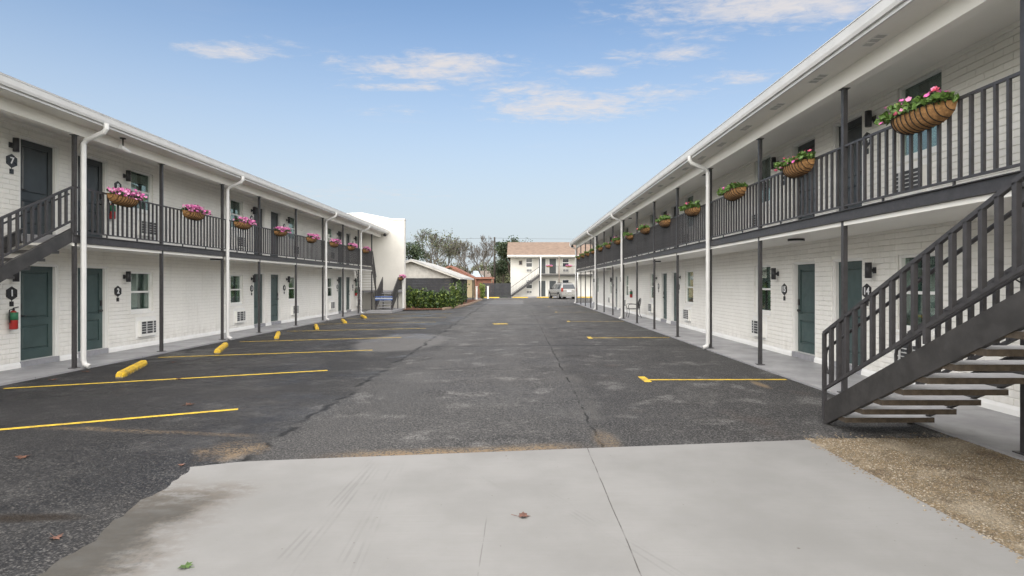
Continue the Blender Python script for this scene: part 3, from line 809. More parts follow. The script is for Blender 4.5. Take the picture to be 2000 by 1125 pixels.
    mb = MB(); bx(mb, Le + .10, Lp - .0705, Y0, Y1, zg0, zg0 + .03); mb.build('eave_soffit', M['soffit_white'], B)
    mb = MB(); bx(mb, Le + .07, Le + .099, Y0, Y1 + .0, zg0 - .02, zg1 + .0); mb.build('fascia', M['white_gutter'], B)
    gp = [(Le + .068, zg0 + .03), (Le + .03, zg0 + .03), (Le + .012, zg0 + .075), (Le, zg1 - .035), (Le, zg1 - .012), (Le - .010, zg1 - .012), (Le - .010, zg1), (Le + .012, zg1), (Le + .012, zg1 - .03), (Le + .068, zg1 - .03)]
    mb = MB(); mb.prism([(s*a, c) for a, c in gp], 'y', Y0, Y1); mb.build('gutter', M['white_gutter'], B)
    rp = [(Le + .03, zg1 + .005), (Le + .03, zg1 + .03), (Lw + 4, zg1 + .55), (Lw + 8.6, zg1 + .06), (Lw + 8.6, zg1 - .03), (Lw + 8.3, zc + .16), (Lp, zc + .16), (Le + .1, zg1 + .004)]
    mb = MB(); mb.prism([(s*a, c) for a, c in rp], 'y', Y0, Y1 + .02); mb.build('roof', M['roof_gray'], B)
    # soffit vents
    yy = P['vent0']
    while P['vents'] and yy < Y1 - 1:
        mb = MB(); lc = (Le + Lp) / 2 + .03
        bx(mb, lc - .075, lc + .075, yy - .20, yy + .20, zg0 - .006, zg0 + .001)
        for k in range(3):
            yk = yy - .13 + k * .13
            for r_ in range(5): bx(mb, lc - .062, lc + .062, yk - .045 + r_*.02, yk - .038 + r_*.02, zg0 - .011, zg0 - .0055, 1)
        mb.build('soffit_vent', [M['white_trim'], M['ac_grille']], B)
        yy += P['vents']
    # posts
    pm = MB(); pm.box(-.033, .033, -.033, .033, 0, zb - zk); pm.box(-.075, .075, -.075, .075, 0, .012); pm.box(-.06, .06, -.06, .06, zb - zk - .012, zb - zk - .0005)
    pme = pm.mesh('post', M['charcoal_metal'])
    for y in P['posts']:
        link('post', pme, B, (s*Lp - bl.x, y - bl.y, zk - bl.z))
    # downspouts
    for y, rev in P['spouts']:
        mb = MB(); xs_ = Le + .02; xp_ = Lp - .115
        pts = [(s*xs_, y, zg0 + .04), (s*xs_, y, zg0 - .07), (s*(xs_+.05), y, zg0 - .14), (s*(xp_-.06), y, zg0 - .30), (s*xp_, y, zg0 - .38), (s*xp_, y, zk + .15), (s*(xp_-.02), y, zk + .07), (s*(xp_-.13), y, zk + .02)]
        mb.tube(pts, .052, 8, smooth=False)
        mb.build('downspout', M['white_gutter'], B)
    # railings, bay by bay
    bm_ = MB(); bm_.box(-.0170, .0170, -.0170, .0170, 0, .90); bme = bm_.mesh('baluster', M['charcoal_metal'])
    for y0, y1 in P['bays']:
        mb = MB(); a, c = y0 + .034, y1 - .034
        bx(mb, Lp - .020, Lp + .020, a, c, zf + .978, zf + 1.010); bx(mb, Lp - .02, Lp + .02, a, c, zf + .06, zf + .086)
        for fy in (a + .9, c - .9): bx(mb, Lp - .012, Lp + .012, fy - .012, fy + .012, zf - .001, zf + .061)
        rl = mb.build('railing', M['charcoal_metal'], B)
        nb = int(round((c - a) / .160)); st = (c - a) / nb
        for k in range(1, nb):
            link('baluster', bme, rl, (s*Lp - bl.x, a + k*st - bl.y, zf + .081 - bl.z))
    # ceiling lights under slab and porch roof are things of their own
    for i, (y, lvl) in enumerate(P['ceil_lights']):
        z = (zf - .215) if lvl == 'lower' else zc
        Lc = (Lp + Lw) / 2 - .05
        e = empty('ceiling_light', (s*Lc, y, z), f"round black ceiling light over {lvl} walkway of {side} wing, {ORD[sum(1 for q_ in P['ceil_lights'][:i] if q_[1]==lvl)]}", 'ceiling light', 'ceiling lights of the wings')
        mb = MB(); mb.tube([(s*Lc, y, z - .001), (s*Lc, y, z - .045)], .16, 20); mb.build('housing', M['black_metal'], e)
        mb = MB(); mb.tube([(s*Lc, y, z - .0455), (s*Lc, y, z - .060)], [.14, .12], 20); mb.build('diffuser', M['ceramic_light'], e)
    # signs, lamps, air conditioners
    cnt = {}
    def nxt(k): cnt[k] = cnt.get(k, -1) + 1; return ORD[min(cnt[k], len(ORD)-1)]
    fx = -s                                            # outward normal of the wall
    for d in sorted(doors, key=lambda q_: (q_[4], q_[0])):
        c_, hand, lvl = d[6], d[5], d[4]; z0 = d[2]
        num = P['numbers'][lvl][[q_ for q_ in sorted(doors) if q_[4] == lvl].index(d)]
        sy = c_ + (P['sg'][0] if hand < 0 else P['sg'][1]); ly = c_ + (P['lm'][0] if hand < 0 else P['lm'][1])
        if sy > Y1 - .1: continue
        zs_ = z0 + 1.55 if lvl == 'lower' else z0 + 1.50
        clear = num in P['legible']
        lab = SIGN_LABEL[num] if clear else f"small black hexagonal sign, {lvl} floor of {side} wing, {nxt('s'+lvl)} of the unreadable"
        e = empty('room_sign', (s*(Lw-.010), sy, zs_), lab, 'sign', 'room signs beside the doors')
        mb = MB(); rr = .142
        hexp = [(sy + rr*math.sin(k*math.pi/3), zs_ + rr*math.cos(k*math.pi/3)) for k in range(6)]
        mb.prism(hexp, 'x', s*(Lw-.010), s*(Lw-.024)); mb.build('backing', M['sign_black'], e)
        tm = text_mesh(str(num), .185)
        to = bpy.data.objects.new('number', tm); COL.objects.link(to); to.parent = e
        to.location = (fx*.0160, 0, 0); to.rotation_euler = (R(90), 0, R(90) if fx > 0 else R(-90))
        mb = MB(); mb.box(s*(Lw-.010), s*(Lw-.020), sy-.045, sy+.045, zs_-.265, zs_-.165); mb.build('plaque', M['sign_black'], e)
        mb = MB(); mb.tube([(s*(Lw-.013), sy, zs_-.170), (s*(Lw-.013), sy, zs_-.135)], .006, 6); mb.build('link', M['sign_black'], e)
        # lamp
        zl = z0 + 1.93 if lvl == 'lower' else z0 + 1.82
        lab = f"black cylindrical wall lamp, {lvl} floor of {side} wing, {nxt('l'+lvl)}"
        e = empty('wall_lamp', (s*(Lw-.010), ly, zl), lab, 'wall lamp', 'cylindrical wall lamps beside the doors')
        mb = MB(); mb.tube([(s*(Lw-.125), ly, zl-.14), (s*(Lw-.125), ly, zl+.14)], .055, 18); mb.build('shade', M['lamp_black'], e)
        mb = MB(); mb.box(s*(Lw-.010), s*(Lw-.022), ly-.045, ly+.045, zl-.055, zl+.055); mb.box(s*(Lw-.022), s*(Lw-.075), ly-.025, ly+.025, zl-.03, zl+.03); mb.build('bracket', M['lamp_black'], e)
    for i, x in enumerate(sorted(wins, key=lambda q_: (q_[4], q_[0]))):
        a, c, z0, z1, lvl, hand, c_ = x; zb0 = (zk if lvl == 'lower' else zf) + .33
        ac0 = (a + c) / 2 - .33 + P['acs'] ; ac1 = ac0 + .66
        e = empty('air_conditioner', (s*(Lw-.010), (ac0+ac1)/2, zb0), f"white air conditioner under {lvl} window of {side} wing, {ORD[sum(1 for q_ in wins if q_[4]==lvl and q_[0]<a)]}", 'air conditioner', 'air conditioners under the windows')
        mb = MB(); bx(mb, Lw-.016, Lw-.0085, ac0-.10, ac1+.10, zb0-.10, zb0+.50); mb.build('panel', M['white_trim'], e)
        mb = MB(); bx(mb, Lw-.10, Lw-.0165, ac0, ac1, zb0, zb0+.40); bx(mb, Lw-.11, Lw-.0165, ac0-.015, ac1+.015, zb0-.03, zb0-.001); mb.build('casing', M['ac_white'], e)
        mb = MB(); bx(mb, Lw-.104, Lw-.101, ac0+.03, ac1-.03, zb0+.04, zb0+.37); mb.build('louvre_opening', M['ac_dark'], e)
        mb = MB()
        for k in range(1, 5): bx(mb, Lw-.116, Lw-.1045, ac0+.03, ac1-.03, zb0+.04+.066*k-.008, zb0+.04+.066*k+.008)
        for yk in (ac0+.22, ac0+.50): bx(mb, Lw-.118, Lw-.1045, yk-.018, yk+.018, zb0+.04, zb0+.37)
        mb.build('grille', M['ac_grille'], e)
    return B

RP = [5.66] + [5.75 + 3.06 * k for k in range(1, 15)]
right_wing = wing(dict(s=1, side='right', wall=6.4, post=5.06, eave=4.45, floor=2.92, beam=4.81, g0=5.06, g1=5.27, ceil=5.13, walk=.10, y0=-3.0, y1=48.75,
    label='long white brick two storey motel wing on the right with charcoal balcony railing',
    modules=[(-.3, 'none'), (11.9, 'both'), (24.05, 'both'), (36.2, 'both'), (48.4, 'near')], dn=(-1.35, -.33), df=(.33, 1.35), wn=(-3.32, -2.32), wf=(2.48, 3.47), wz=(.92, 2.17),
    sg=(-1.50, 1.72), lm=(-1.72, 2.05), acs=0.12, numbers={'lower': [14, 15, 16, 17, 18, 19, 20], 'upper': [24, 25, 26, 27, 28, 29, 30]}, legible=(14, 15, 24),
    slab0=-3.0, slab1=48.6, brick_to=40, first_visible=7.3, vent0=6.2, vents=1.43, posts=[2.69] + RP, spouts=[(14.93 - .14, 0), (27.17 - .14, 0), (36.35 - .14, 0), (48.59 - .10, 0)],
    bays=[(2.69, 5.66)] + list(zip(RP[:-1], RP[1:])), ceil_lights=[(11.6, 'lower'), (23.2, 'lower'), (35.4, 'lower'), (17.5, 'upper'), (29.1, 'upper')]))
LPP = [11.78, 14.66, 17.68, 20.2, 23.55, 26.8, 29.9, 32.8, 35.8]
left_wing = wing(dict(s=-1, side='left', wall=10.36, post=9.18, eave=8.57, floor=2.80, beam=4.87, g0=5.09, g1=5.28, ceil=5.14, walk=.04, y0=-3.0, y1=38.0,
    label='long white brick two storey motel wing on the left with charcoal balcony railing',
    modules=[(13.1, 'both'), (23.6, 'both'), (34.1, 'both')], dn=(-1.27, -.25), df=(.27, 1.29), wn=(-3.07, -2.16), wf=(2.14, 3.05), wz=(.97, 2.07),
    sg=(-1.47, 1.62), lm=(-1.49, 1.86), acs=0.14, numbers={'lower': [1, 2, 3, 4, 5, 6], 'upper': [7, 8, 9, 10, 11, 12]}, legible=(1, 2, 7),
    slab0=11.7, slab1=35.8, brick_to=37.5, first_visible=11.42, vent0=6.2, vents=0, posts=[3.0, 6.1, 9.0] + LPP, spouts=[(11.78 + .10, 0), (17.68 + .10, 0), (26.8 + .12, 0), (32.8 + .12, 0)],
    bays=list(zip(LPP[:-1], LPP[1:])), ceil_lights=[(18.3, 'lower'), (29.3, 'lower'), (18.4, 'upper')]))

# end wall of the left wing (taller, plain)
ew = empty('end_wall', (-9.5, 38.2, 0), 'tall plain off-white end wall closing the left wing', 'wall')
mb = MB(); mb.prism([(-7.57, .0), (-7.57, 6.05), (-8.35, 6.05), (-10.4, 6.46), (-12.0, 6.40), (-12.0, .0)], 'y', 38.02, 38.5); mb.build('wall', M['stucco_white'], ew)
mb = MB(); mb.prism([(-7.53, 6.052), (-7.53, 6.10), (-8.35, 6.10), (-10.4, 6.51), (-12.0, 6.45), (-12.0, 6.40), (-10.4, 6.462), (-8.35, 6.052)], 'y', 37.97, 38.55); mb.build('coping', M['white_trim'], ew)
mb = MB(); mb.box(-7.56, -7.68, 37.88, 38.0, .15, 2.1); mb.build('corner_post', M['white_trim'], ew)

# ================================================================ stairs
def stairs(name, label, xo, xi, yf, zf0, yt, zt, slope, tread_mats, rails=True, stringer='stringer_steel', grab=True, both=True):
    """straight flight along Y; xo = court-side stringer, xi = wall-side stringer; foot at yf, top at yt"""
    d = 1 if yt > yf else -1
    e = empty(name, ((xo + xi) / 2, yf, zf0), label, 'staircase')
    run = abs(yt - yf); top = lambda y: zf0 + .25 + (abs(y - yf)) * slope
    sgn = 1 if xi > xo else -1
    for x, inw in ((xo, sgn), (xi, -sgn)):
        mb = MB(); L2 = .27 / slope
        yv = yf + d * max(0, (.27 - .25) / slope)
        poly = [(yf, zf0), (yf, top(yf)), (yt, top(yt)), (yt, top(yt) - .28), (yf + d * .06, zf0)]
        mb.prism(poly, 'x', x - .005, x + .005)
        ln = Vector((0, d, slope)).normalized()
        for off in (-.006, -.272):
            a = Vector((x + inw * .03, yf, top(yf) + off)); b_ = Vector((x + inw * .03, yt, top(yt) + off))
            if off < -.2: a = Vector((x + inw * .03, yf + d * .05, top(yf + d * .05) + off))
            mb.bar(a, b_, .052, .010)
        mb.build('stringer', M[stringer], e)
    n = int(round((zt - zf0) / .172)); rise = (zt - zf0) / n
    tm = MB(); x0, x1 = sorted((xo + sgn * .008, xi - sgn * .008))
    cx = (x0 + x1) / 2
    tm.box(x0 - cx, x1 - cx, -.145, .145, -.058, 0, 1, 0); tme = tm.mesh('tread', tread_mats)
    for k in range(1, n):
        z = zf0 + rise * k; y = yf + d * (rise * k - .02) / slope
        link('tread', tme, e, (cx - e.location.x, y + d * .02 - e.location.y, z - e.location.z))
    if rails:
        for x, inw in (((xo, sgn), (xi, -sgn)) if both else ((xo, sgn),)):
            mb = MB()
            a, b_ = yf + d * .02, yt - d * .02
            mb.bar((x, a, top(a) + .85), (x, b_, top(b_) + .85), .042, .040)
            mb.bar((x, a, top(a) + .16), (x, b_, top(b_) + .16), .034, .034)
            mb.box(x - .02, x + .02, a - .02, a + .02, zf0 + .05, top(a) + .85)
            mb.box(x - .02, x + .02, b_ - .02, b_ + .02, top(b_) - .1, top(b_) + .86)
            rl = mb.build('railing', M['charcoal_metal'], e)
            bmh = MB(); bmh.box(-.021, .021, -.021, .021, 0, .675); bme = bmh.mesh('baluster', M['charcoal_metal'])
            bml = MB(); bml.box(-.021, .021, -.021, .021, -.165, .675); bmle = bml.mesh('baluster', M['charcoal_metal'])
            nb = int(round(abs(b_ - a) / .16))
            for k in range(1, nb):
                y = a + (b_ - a) * k / nb
                link('baluster', bmle if k % 11 == 0 else bme, rl, (x - e.location.x, y - e.location.y, top(y) + .165 - e.location.z))
            if grab:
                xg = x + inw * .085; mb = MB(); h = .70
                y0 = yf - d * .10
                pts = [(xg, yf + d * .02, top(yf) + .36), (xg, yf - d * .05, top(yf) + .36), (xg, y0, top(yf) + .42), (xg, y0 - d*.005, top(yf) + h - .12), (xg, y0 + d * .02, top(yf) + h - .05)] + [(xg, yf + d * tt, top(yf + d * tt) + h) for tt in (.05, .4, 1.2, 2.2, run * .75, run)]
                mb.tube(pts, .019, 8)
                for tt in (.35, 1.6, 2.9):
                    yy = yf + d * tt; mb.tube([(xg, yy, top(yy) + h), (x, yy, top(yy) + h - .05)], .008, 6)
                mb.build('handrail', M['charcoal_metal'], rl)
    return e
stairs('staircase', 'charcoal steel staircase with open treads beside the concrete drive on the right', 3.79, 4.84, 7.05, .07, 1.75, 2.80, .515, [M['tread_top'], M['tread_edge']])
# landing at the head of the right stair
ld = bpy.data.objects['staircase']
mb = MB(); mb.box(3.79, 5.0, .5, 1.74, 2.76, 2.915); mb.build('landing', M['step_gray'], ld)
mb = MB()
for y in (.56, 1.68): mb.box(3.80, 3.88, y-.04, y+.04, .075, 2.759)
mb.build('landing_post', M['charcoal_metal'], ld)
stairs('staircase', 'charcoal steel staircase rising to the left balcony in front of rooms 1 and 7', -9.16, -10.22, 6.55, .04, 11.72, 2.62, .512, [M['tread_top'], M['stringer_steel']], both=False)

# U-shaped stair at the far end of the left wing
us = empty('staircase', (-8.7, 35.8, .15), 'U-shaped end staircase with mid landing before the tall off-white wall', 'staircase')
lz = 1.32; yl = 36.75
mb = MB(); mb.box(-7.70, -10.2, yl, 37.95, lz - .12, lz); mb.build('landing', M['step_gray'], us)
tmA = MB(); tmA.box(-.47, .47, -.14, .14, -.04, 0, 1, 0); tmA = tmA.mesh('tread', [M['tread_top'], M['step_gray']])
for k in range(1, 7):
    link('tread', tmA, us, (-8.22 + 8.7, 35.02 + .255 * k - 35.8, .15 + .167 * k - .15))
tmB = MB(); tmB.box(-.50, .50, -.10, .10, -.10, 0, 1, 0); tmB = tmB.mesh('tread', [M['tread_top'], M['white_trim']])
for k in range(1, 9):
    link('tread', tmB, us, (-9.66 + 8.7, yl - .118 * k * 1.0 - 35.8 + .06, lz + .165 * k - .15))
def raked(mb, x, ya, za, yb, zb_, th=.25): mb.prism([(ya, za), (yb, zb_), (yb, zb_ - th), (ya, za - th)], 'x', x - .02, x + .02)
for x in (-7.72, -8.72):
    mb = MB(); raked(mb, x, 35.0, .36, yl, lz + .05, .2); mb.build('stringer', M['stringer_steel'], us)
    mb = MB(); mb.bar((x, 35.0, 1.15), (x, yl, 2.16), .045, .045); mb.bar((x, 35.0, .46), (x, yl, 1.48), .035, .035)
    mb.box(x-.022, x+.022, 34.98, 35.025, .15, 1.15); mb.box(x-.022, x+.022, yl-.02, yl+.025, lz, 2.2)
    rl = mb.build('railing', M['charcoal_metal'], us)
    bmx = MB(); bmx.box(-.017, .017, -.017, .017, 0, .69); bmx = bmx.mesh('baluster', M['charcoal_metal'])
    for k in range(1, 12):
        y = 35.0 + (yl - 35.0) * k / 12; z = .47 + 1.01 * k / 12
        link('baluster', bmx, rl, (x + 8.7, y - 35.8, z - .15))
for x in (-9.14, -10.18):
    mb = MB(); raked(mb, x, yl, lz + .05, 35.82, 2.80, .26); mb.build('stringer', M['stringer_steel'], us)
mb = MB(); mb.bar((-9.14, yl, 2.2), (-9.14, 35.82, 3.8), .045, .045); mb.bar((-9.14, yl, 1.45), (-9.14, 35.82, 2.98), .035, .035)
rl = mb.build('railing', M['charcoal_metal'], us)
bmx = MB(); bmx.box(-.017, .017, -.017, .017, 0, .78); bmx = bmx.mesh('baluster', M['charcoal_metal'])
for k in range(1, 9):
    tt = k / 9; link('baluster', bmx, rl, (-9.14 + 8.7, yl + (35.82 - yl) * tt - 35.8, 1.46 + 1.53 * tt - .15))
mb = MB(); mb.bar((-7.72, yl, 2.16), (-7.72, 37.9, 2.16), .045, .045); mb.bar((-7.72, yl, 1.48), (-7.72, 37.9, 1.48), .035, .035)
rl = mb.build('railing', M['charcoal_metal'], us)
for k in range(1, 8): link('baluster', bmx, rl, (-7.72 + 8.7, yl + .15 * k - 35.8, 1.38 - .15))
mb = MB()
for x, y in ((-7.75, yl+.05), (-8.7, yl+.05), (-9.2, yl+.05), (-10.1, yl+.05), (-8.15, yl+.05)): mb.box(x-.03, x+.03, y-.03, y+.03, .15, lz-.121)
mb.build('landing_leg', M['charcoal_metal'], us)
# blue and white tape across the lower flight
tp = empty('barrier_tape', (-8.22, 35.1, .75), 'blue and white barrier strips strung across the end staircase', 'tape')
for z, c_ in ((.96, 'blue_tape'), (.86, 'tape_white'), (.78, 'blue_tape')):
    mb = MB(); mb.box(-8.76, -7.69, 34.955, 34.962, z - .03, z + .03); mb.build('strip', M[c_], tp)

# ================================================================ things
LABN = ['nearest', 'second', 'third', 'fourth', 'fifth', 'sixth', 'seventh', 'eighth', 'ninth', 'tenth', 'eleventh', 'twelfth', 'thirteenth', 'fourteenth']
def leaf_cloud(centers, size, jitter=.35, flat=.0, seed=1, aspect=1.7):
    """leaf-shaped quads (two triangles each, folded) around the given centres"""
    r = np.random.default_rng(seed); n = len(centers); c = np.array(centers, float)
    nrm = r.normal(size=(n, 3)); nrm[:, 2] += flat; nrm /= np.linalg.norm(nrm, axis=1)[:, None]
    a = np.cross(nrm, r.normal(size=(n, 3))); a /= np.linalg.norm(a, axis=1)[:, None]; b_ = np.cross(nrm, a)
    sz = size * r.uniform(1 - jitter, 1 + jitter, n)[:, None]
    p0 = c - a*sz*aspect*.5; p1 = c + b_*sz*.5 + nrm*sz*.12; p2 = c + a*sz*aspect*.5; p3 = c - b_*sz*.5 + nrm*sz*.12
    V = np.stack([p0, p1, p2, p3], 1).reshape(-1, 3); k = np.arange(n) * 4
    F = np.stack([k, k+1, k+2, k+3], 1)
    mb = MB(); mb.v = [tuple(v) for v in V.tolist()]; mb.f = [tuple(f) for f in F.tolist()]; mb.m = [0]*n; mb.sm = [False]*n
    return mb

# ---- flower baskets: a coir-lined half-round trough in a wire frame; local frame: back on x=0, bulging to -x, length along y, rim at z=0
def basket_mesh(L=.98, D=.23, H=.205):
    def sc(u): return (1 - abs(2*u/L)**3.2) ** .5 if abs(2*u/L) < 1 else 0
    nu, nv = 24, 8; mb = MB(); grid = []
    for i in range(nu + 1):
        u = -L/2 + L*i/nu; k = sc(u) ; row = []
        for j in range(nv + 1):
            a = j / nv * math.pi / 2
            row.append((-D*k*math.sin(a)**.9 if a > 0 else 0, u, -H*(.25+.75*k)*k**.3*math.cos(a)**.9 if j < nv else 0))
        grid.append(row)
    for i in range(nu):
        for j in range(nv): mb.face([grid[i][j], grid[i+1][j], grid[i+1][j+1], grid[i][j+1]], 0, True)
    mb.face([grid[i][0] for i in range(nu+1)] + [(0, L/2, 0), (0, -L/2, 0)])
    mb.face([(p[nv][0]*.97, p[nv][1], -.015) for p in grid] + [(0, L/2, -.015), (0, -L/2, -.015)])
    liner = mb.mesh('liner', M['coir'])
    mb = MB()
    for i in range(1, nu, 2):
        pts = [(x*1.03 - .004, y, z*1.03 - .002) for x, y, z in grid[i]]
        mb.tube(pts, .0055, 5, cap=False)
    mb.tube([(p[nv][0] - .006, p[nv][1], .002) for p in grid], .008, 5)
    mb.tube([(0, -L/2, .002), (0, L/2, .002)], .007, 5)
    frame = mb.mesh('wire_frame', M['basket_wire'])
    return liner, frame
LINER, FRAME = basket_mesh()
def flowers_mesh(n, seed, colors, L=1.0, zr=(.03, .16), dens_y=None, spill=.3):
    r = random.Random(seed); mb = MB()
    for k in range(n):
        y = r.uniform(-L/2, L/2) if dens_y is None else dens_y(r)
        x = -r.uniform(.0, .27); z = r.uniform(*zr) + .05*math.cos(y*3)
        if r.random() < spill: x = -r.uniform(.20, .31); z = r.uniform(-.03, .08)
        rad = r.uniform(.028, .042); mi = r.randrange(colors)
        nrm = Vector((r.uniform(-1.2, .2), r.uniform(-.7, .7), r.uniform(.1, 1))).normalized()
        a = nrm.orthogonal().normalized(); b_ = nrm.cross(a); c_ = Vector((x, y, z)); i0 = len(mb.v)
        mb.v.append(tuple(c_ - nrm*rad*.5)); m_ = 10; ph = r.random()*6
        for t_ in range(m_):
            an = 2*math.pi*t_/m_; rr = rad*(1.0 if t_ % 2 else .78); mb.v.append(tuple(c_ + (a*math.cos(an+ph) + b_*math.sin(an+ph))*rr + nrm*rad*.12*(t_ % 2)))
        for t_ in range(m_): mb.f.append((i0, i0+1+t_, i0+1+(t_+1) % m_)); mb.m.append(mi); mb.sm.append(False)
    return mb
def basket(x, y, z, s, label, group, kind, seed):
    """s = +1 on the right wing (bulges to -x), -1 on the left"""
    e = empty('flower_basket', (x, y, z), label, 'flower basket', group)
    rb_ = random.Random(seed * 5); e.rotation_euler = (R(rb_.uniform(-2.2, 2.2)), 0, 0); e.scale = (rb_.uniform(.94, 1.05), rb_.uniform(.93, 1.04), rb_.uniform(.92, 1.06))
    rz = 0 if s > 0 else math.pi
    link('liner', LINER, e, (0, 0, 0), rz); link('wire_frame', FRAME, e, (0, 0, 0), rz)
    r = np.random.default_rng(seed)
    if kind == 'pink': nl, hh = 220, .11
    elif kind == 'mixed': nl, hh = 520, .125
    else: nl, hh = 430, .135
    if seed % 3 == 1: hh *= 1.15
    ys = r.uniform(-.52, .52, nl); bumpy = .65 + .45*np.sin(ys*9 + seed) * np.cos(ys*4 + seed*2)
    c = np.stack([-r.uniform(0, .29, nl), ys, r.uniform(-.02, 1, nl)*hh*np.clip(bumpy, .35, 1.2)], 1)
    fo = leaf_cloud(c, .056 if kind != 'pink' else .042, seed=seed)
    fol = fo.mesh('foliage', M['leaf_green'] if kind != 'pink' else M['leaf_dark'], fix=False); link('foliage', fol, e, (0, 0, 0), rz)
    if kind == 'pink':
        fm = flowers_mesh(150, seed, 2, 1.04, (.03, .13), spill=.22); f = fm.mesh('blossoms', [M['petal_pink'], M['petal_light']], fix=False)
    elif kind == 'mixed':
        rs_ = random.Random(seed)
        def dy(r): return r.choice([r.gauss(.34, .10), r.gauss(.10, .08), r.gauss(.42, .07), r.gauss(-.40, .09), r.uniform(-.5, .5)])
        fm = flowers_mesh(36, seed, 3, 1.0, (.05, .13), dy, spill=.2); f = fm.mesh('blossoms', [M['petal_pink'], M['petal_light'], M['petal_rose']], fix=False)
    else:
        fm = flowers_mesh(7, seed, 2, 1.0, (.04, .15), spill=.3); f = fm.mesh('blossoms', [M['petal_pink'], M['petal_rose']], fix=False)
    o = link('blossoms', f, e, (0, 0, 0), rz); o['kind'] = 'stuff'
    return e
for i, y in enumerate([13.13, 15.98, 18.83, 21.83, 25.1, 28.16, 31.08, 34.05]):
    basket(-9.15, y, 3.79, -1, f"coir basket of dense pink petunias on the left balcony rail, {LABN[i]} from the camera", 'pink flower baskets on the left railing', 'pink', 11 + i)
for i in range(14):
    kind = 'mixed' if i < 2 else 'green'
    basket(5.03, 7.0 + 3.03 * i + [0, .05, -.06, .04, .09, -.05, .02][i % 7], 3.905, 1, (f"coir basket with {'pink flowers and ' if i < 2 else ''}green foliage on the right balcony rail, {LABN[i]}"), 'green flower baskets on the right railing', kind, 31 + i)
basket(-7.70, 37.3, 2.18, -1, 'small pink flower basket on the mid landing rail of the end staircase', 'pink flower baskets on the left railing', 'pink', 70)

# ---- wheel stops
def wheel_stop_mesh(L=1.85):
    mb = MB(); pr = [(-.075, 0), (.075, 0), (.070, .07), (.042, .115), (-.042, .115), (-.070, .07)]
    st = [(-L/2, .80, .82), (-L/2 + .05, 1, 1), (L/2 - .05, 1, 1), (L/2, .80, .82)]
    rings = [[(p[0]*kx, y, p[1]*kz) for p in pr] for y, kx, kz in st]
    for a, b_ in zip(rings[:-1], rings[1:]):
        for k in range(6): mb.face([a[k], a[(k+1) % 6], b_[(k+1) % 6], b_[k]])
    mb.face(rings[0][::-1]); mb.face(rings[-1])
    return mb.mesh('wheel_stop', M['stop_yellow'])
WS = wheel_stop_mesh()
def stop(x, y, rz, label, group):
    o = bpy.data.objects.new('wheel_stop', WS); COL.objects.link(o); o.location = (x, y, gz(x) + .003); o.rotation_euler = (0, 0, rz)
    tag(o, label, 'wheel stop', group)
    return o
for i, (x, y) in enumerate([(-7.50, 10.7), (-7.62, 14.4), (-7.68, 18.1), (-7.65, 21.7), (-7.60, 25.1), (-7.65, 28.6)]):
    stop(x - .33, y + .87, R(21), f"yellow concrete wheel stop along the left walkway, {LABN[i]} from the camera", 'wheel stops along the left walkway')
for i, (xa, xb, d) in enumerate([(945, 975, 'left of the far stairs, by the black fence'), (1001, 1031, 'below the far building\'s staircase'), (1056, 1072, 'in front of the silver minivan'), (1128, 1158, 'seen between the far right posts')]):
    x = (ax(xa, 67.2) + ax(xb, 67.2)) / 2
    stop(x, 67.2, R(90), f"yellow wheel stop {d}", 'wheel stops before the far building')

# ---- fire extinguishers
def extinguisher(x, y, z, s, label):
    e = empty('fire_extinguisher', (x, y, z), label, 'fire extinguisher', 'fire extinguishers on the walls')
    cx = x - s * .09
    mb = MB(); mb.tube([(cx, y, z), (cx, y, z+.02), (cx, y, z+.30), (cx, y, z+.36), (cx, y, z+.38)], [.06, .072, .072, .045, .025], 14); mb.build('cylinder', M['red_paint'], e)
    mb = MB(); mb.tube([(cx, y, z+.19), (cx, y, z+.345)], [.0755, .0755], 14); mb.build('tag', M['green_tag'], e)
    mb = MB(); mb.tube([(cx, y, z+.38), (cx, y, z+.42)], .02, 8); mb.bar((cx, y-.01, z+.43), (cx, y+.11, z+.45), .02, .018); mb.build('valve', M['black_metal'], e)
    mb = MB(); mb.tube([(cx, y-.02, z+.41), (cx, y-.09, z+.40), (cx, y-.10, z+.25), (cx, y-.085, z+.14)], .012, 6); mb.build('hose', M['black_metal'], e)
extinguisher(-10.35, 11.58, .86, -1, 'red fire extinguisher with green tag under the number 1 sign')
extinguisher(-10.35, 14.40, 3.42, -1, 'red fire extinguisher behind the left balcony railing below a basket')
extinguisher(-10.35, 36.1, 1.0, -1, 'red fire extinguisher on the wall by the end staircase')
extinguisher(6.39, 31.6, 1.0, 1, 'red fire extinguisher on the right wing wall near the patio chair')

# ---- small cameras
def eave_camera(x, y, z, label):
    e = empty('security_camera', (x, y, z), label, 'camera', 'security cameras under the eaves')
    mb = MB(); mb.tube([(x, y, z), (x, y, z-.05)], .06, 12); mb.build('mount', M['black_metal'], e)
    mb = MB(); mb.tube([(x, y-.02, z-.05), (x, y-.04, z-.10), (x, y-.06, z-.16), (x, y-.07, z-.19)], [.07, .11, .10, .04], 12); mb.build('dome', M['black_metal'], e)
eave_camera(-8.75, 37.5, 5.08, 'black security camera under the far end of the left eave')
eave_camera(4.65, 48.4, 5.05, 'black security camera under the far end of the right eave')
e = empty('ceiling_camera', (-8.95, 12.9, 5.09), 'white camera on a black rod hanging under the left eave', 'camera')
mb = MB(); mb.tube([(-8.95, 12.9, 5.089), (-8.95, 12.9, 5.07)], .06, 12); mb.tube([(-8.95, 12.9, 5.07), (-8.95, 12.9, 4.83)], .016, 8); mb.build('rod', M['black_metal'], e)
mb = MB(); mb.tube([(-8.95, 12.82, 4.88), (-8.95, 13.08, 4.82), (-8.95, 13.12, 4.81)], [.045, .05, .03], 10); mb.build('body', M['camera_white'], e)

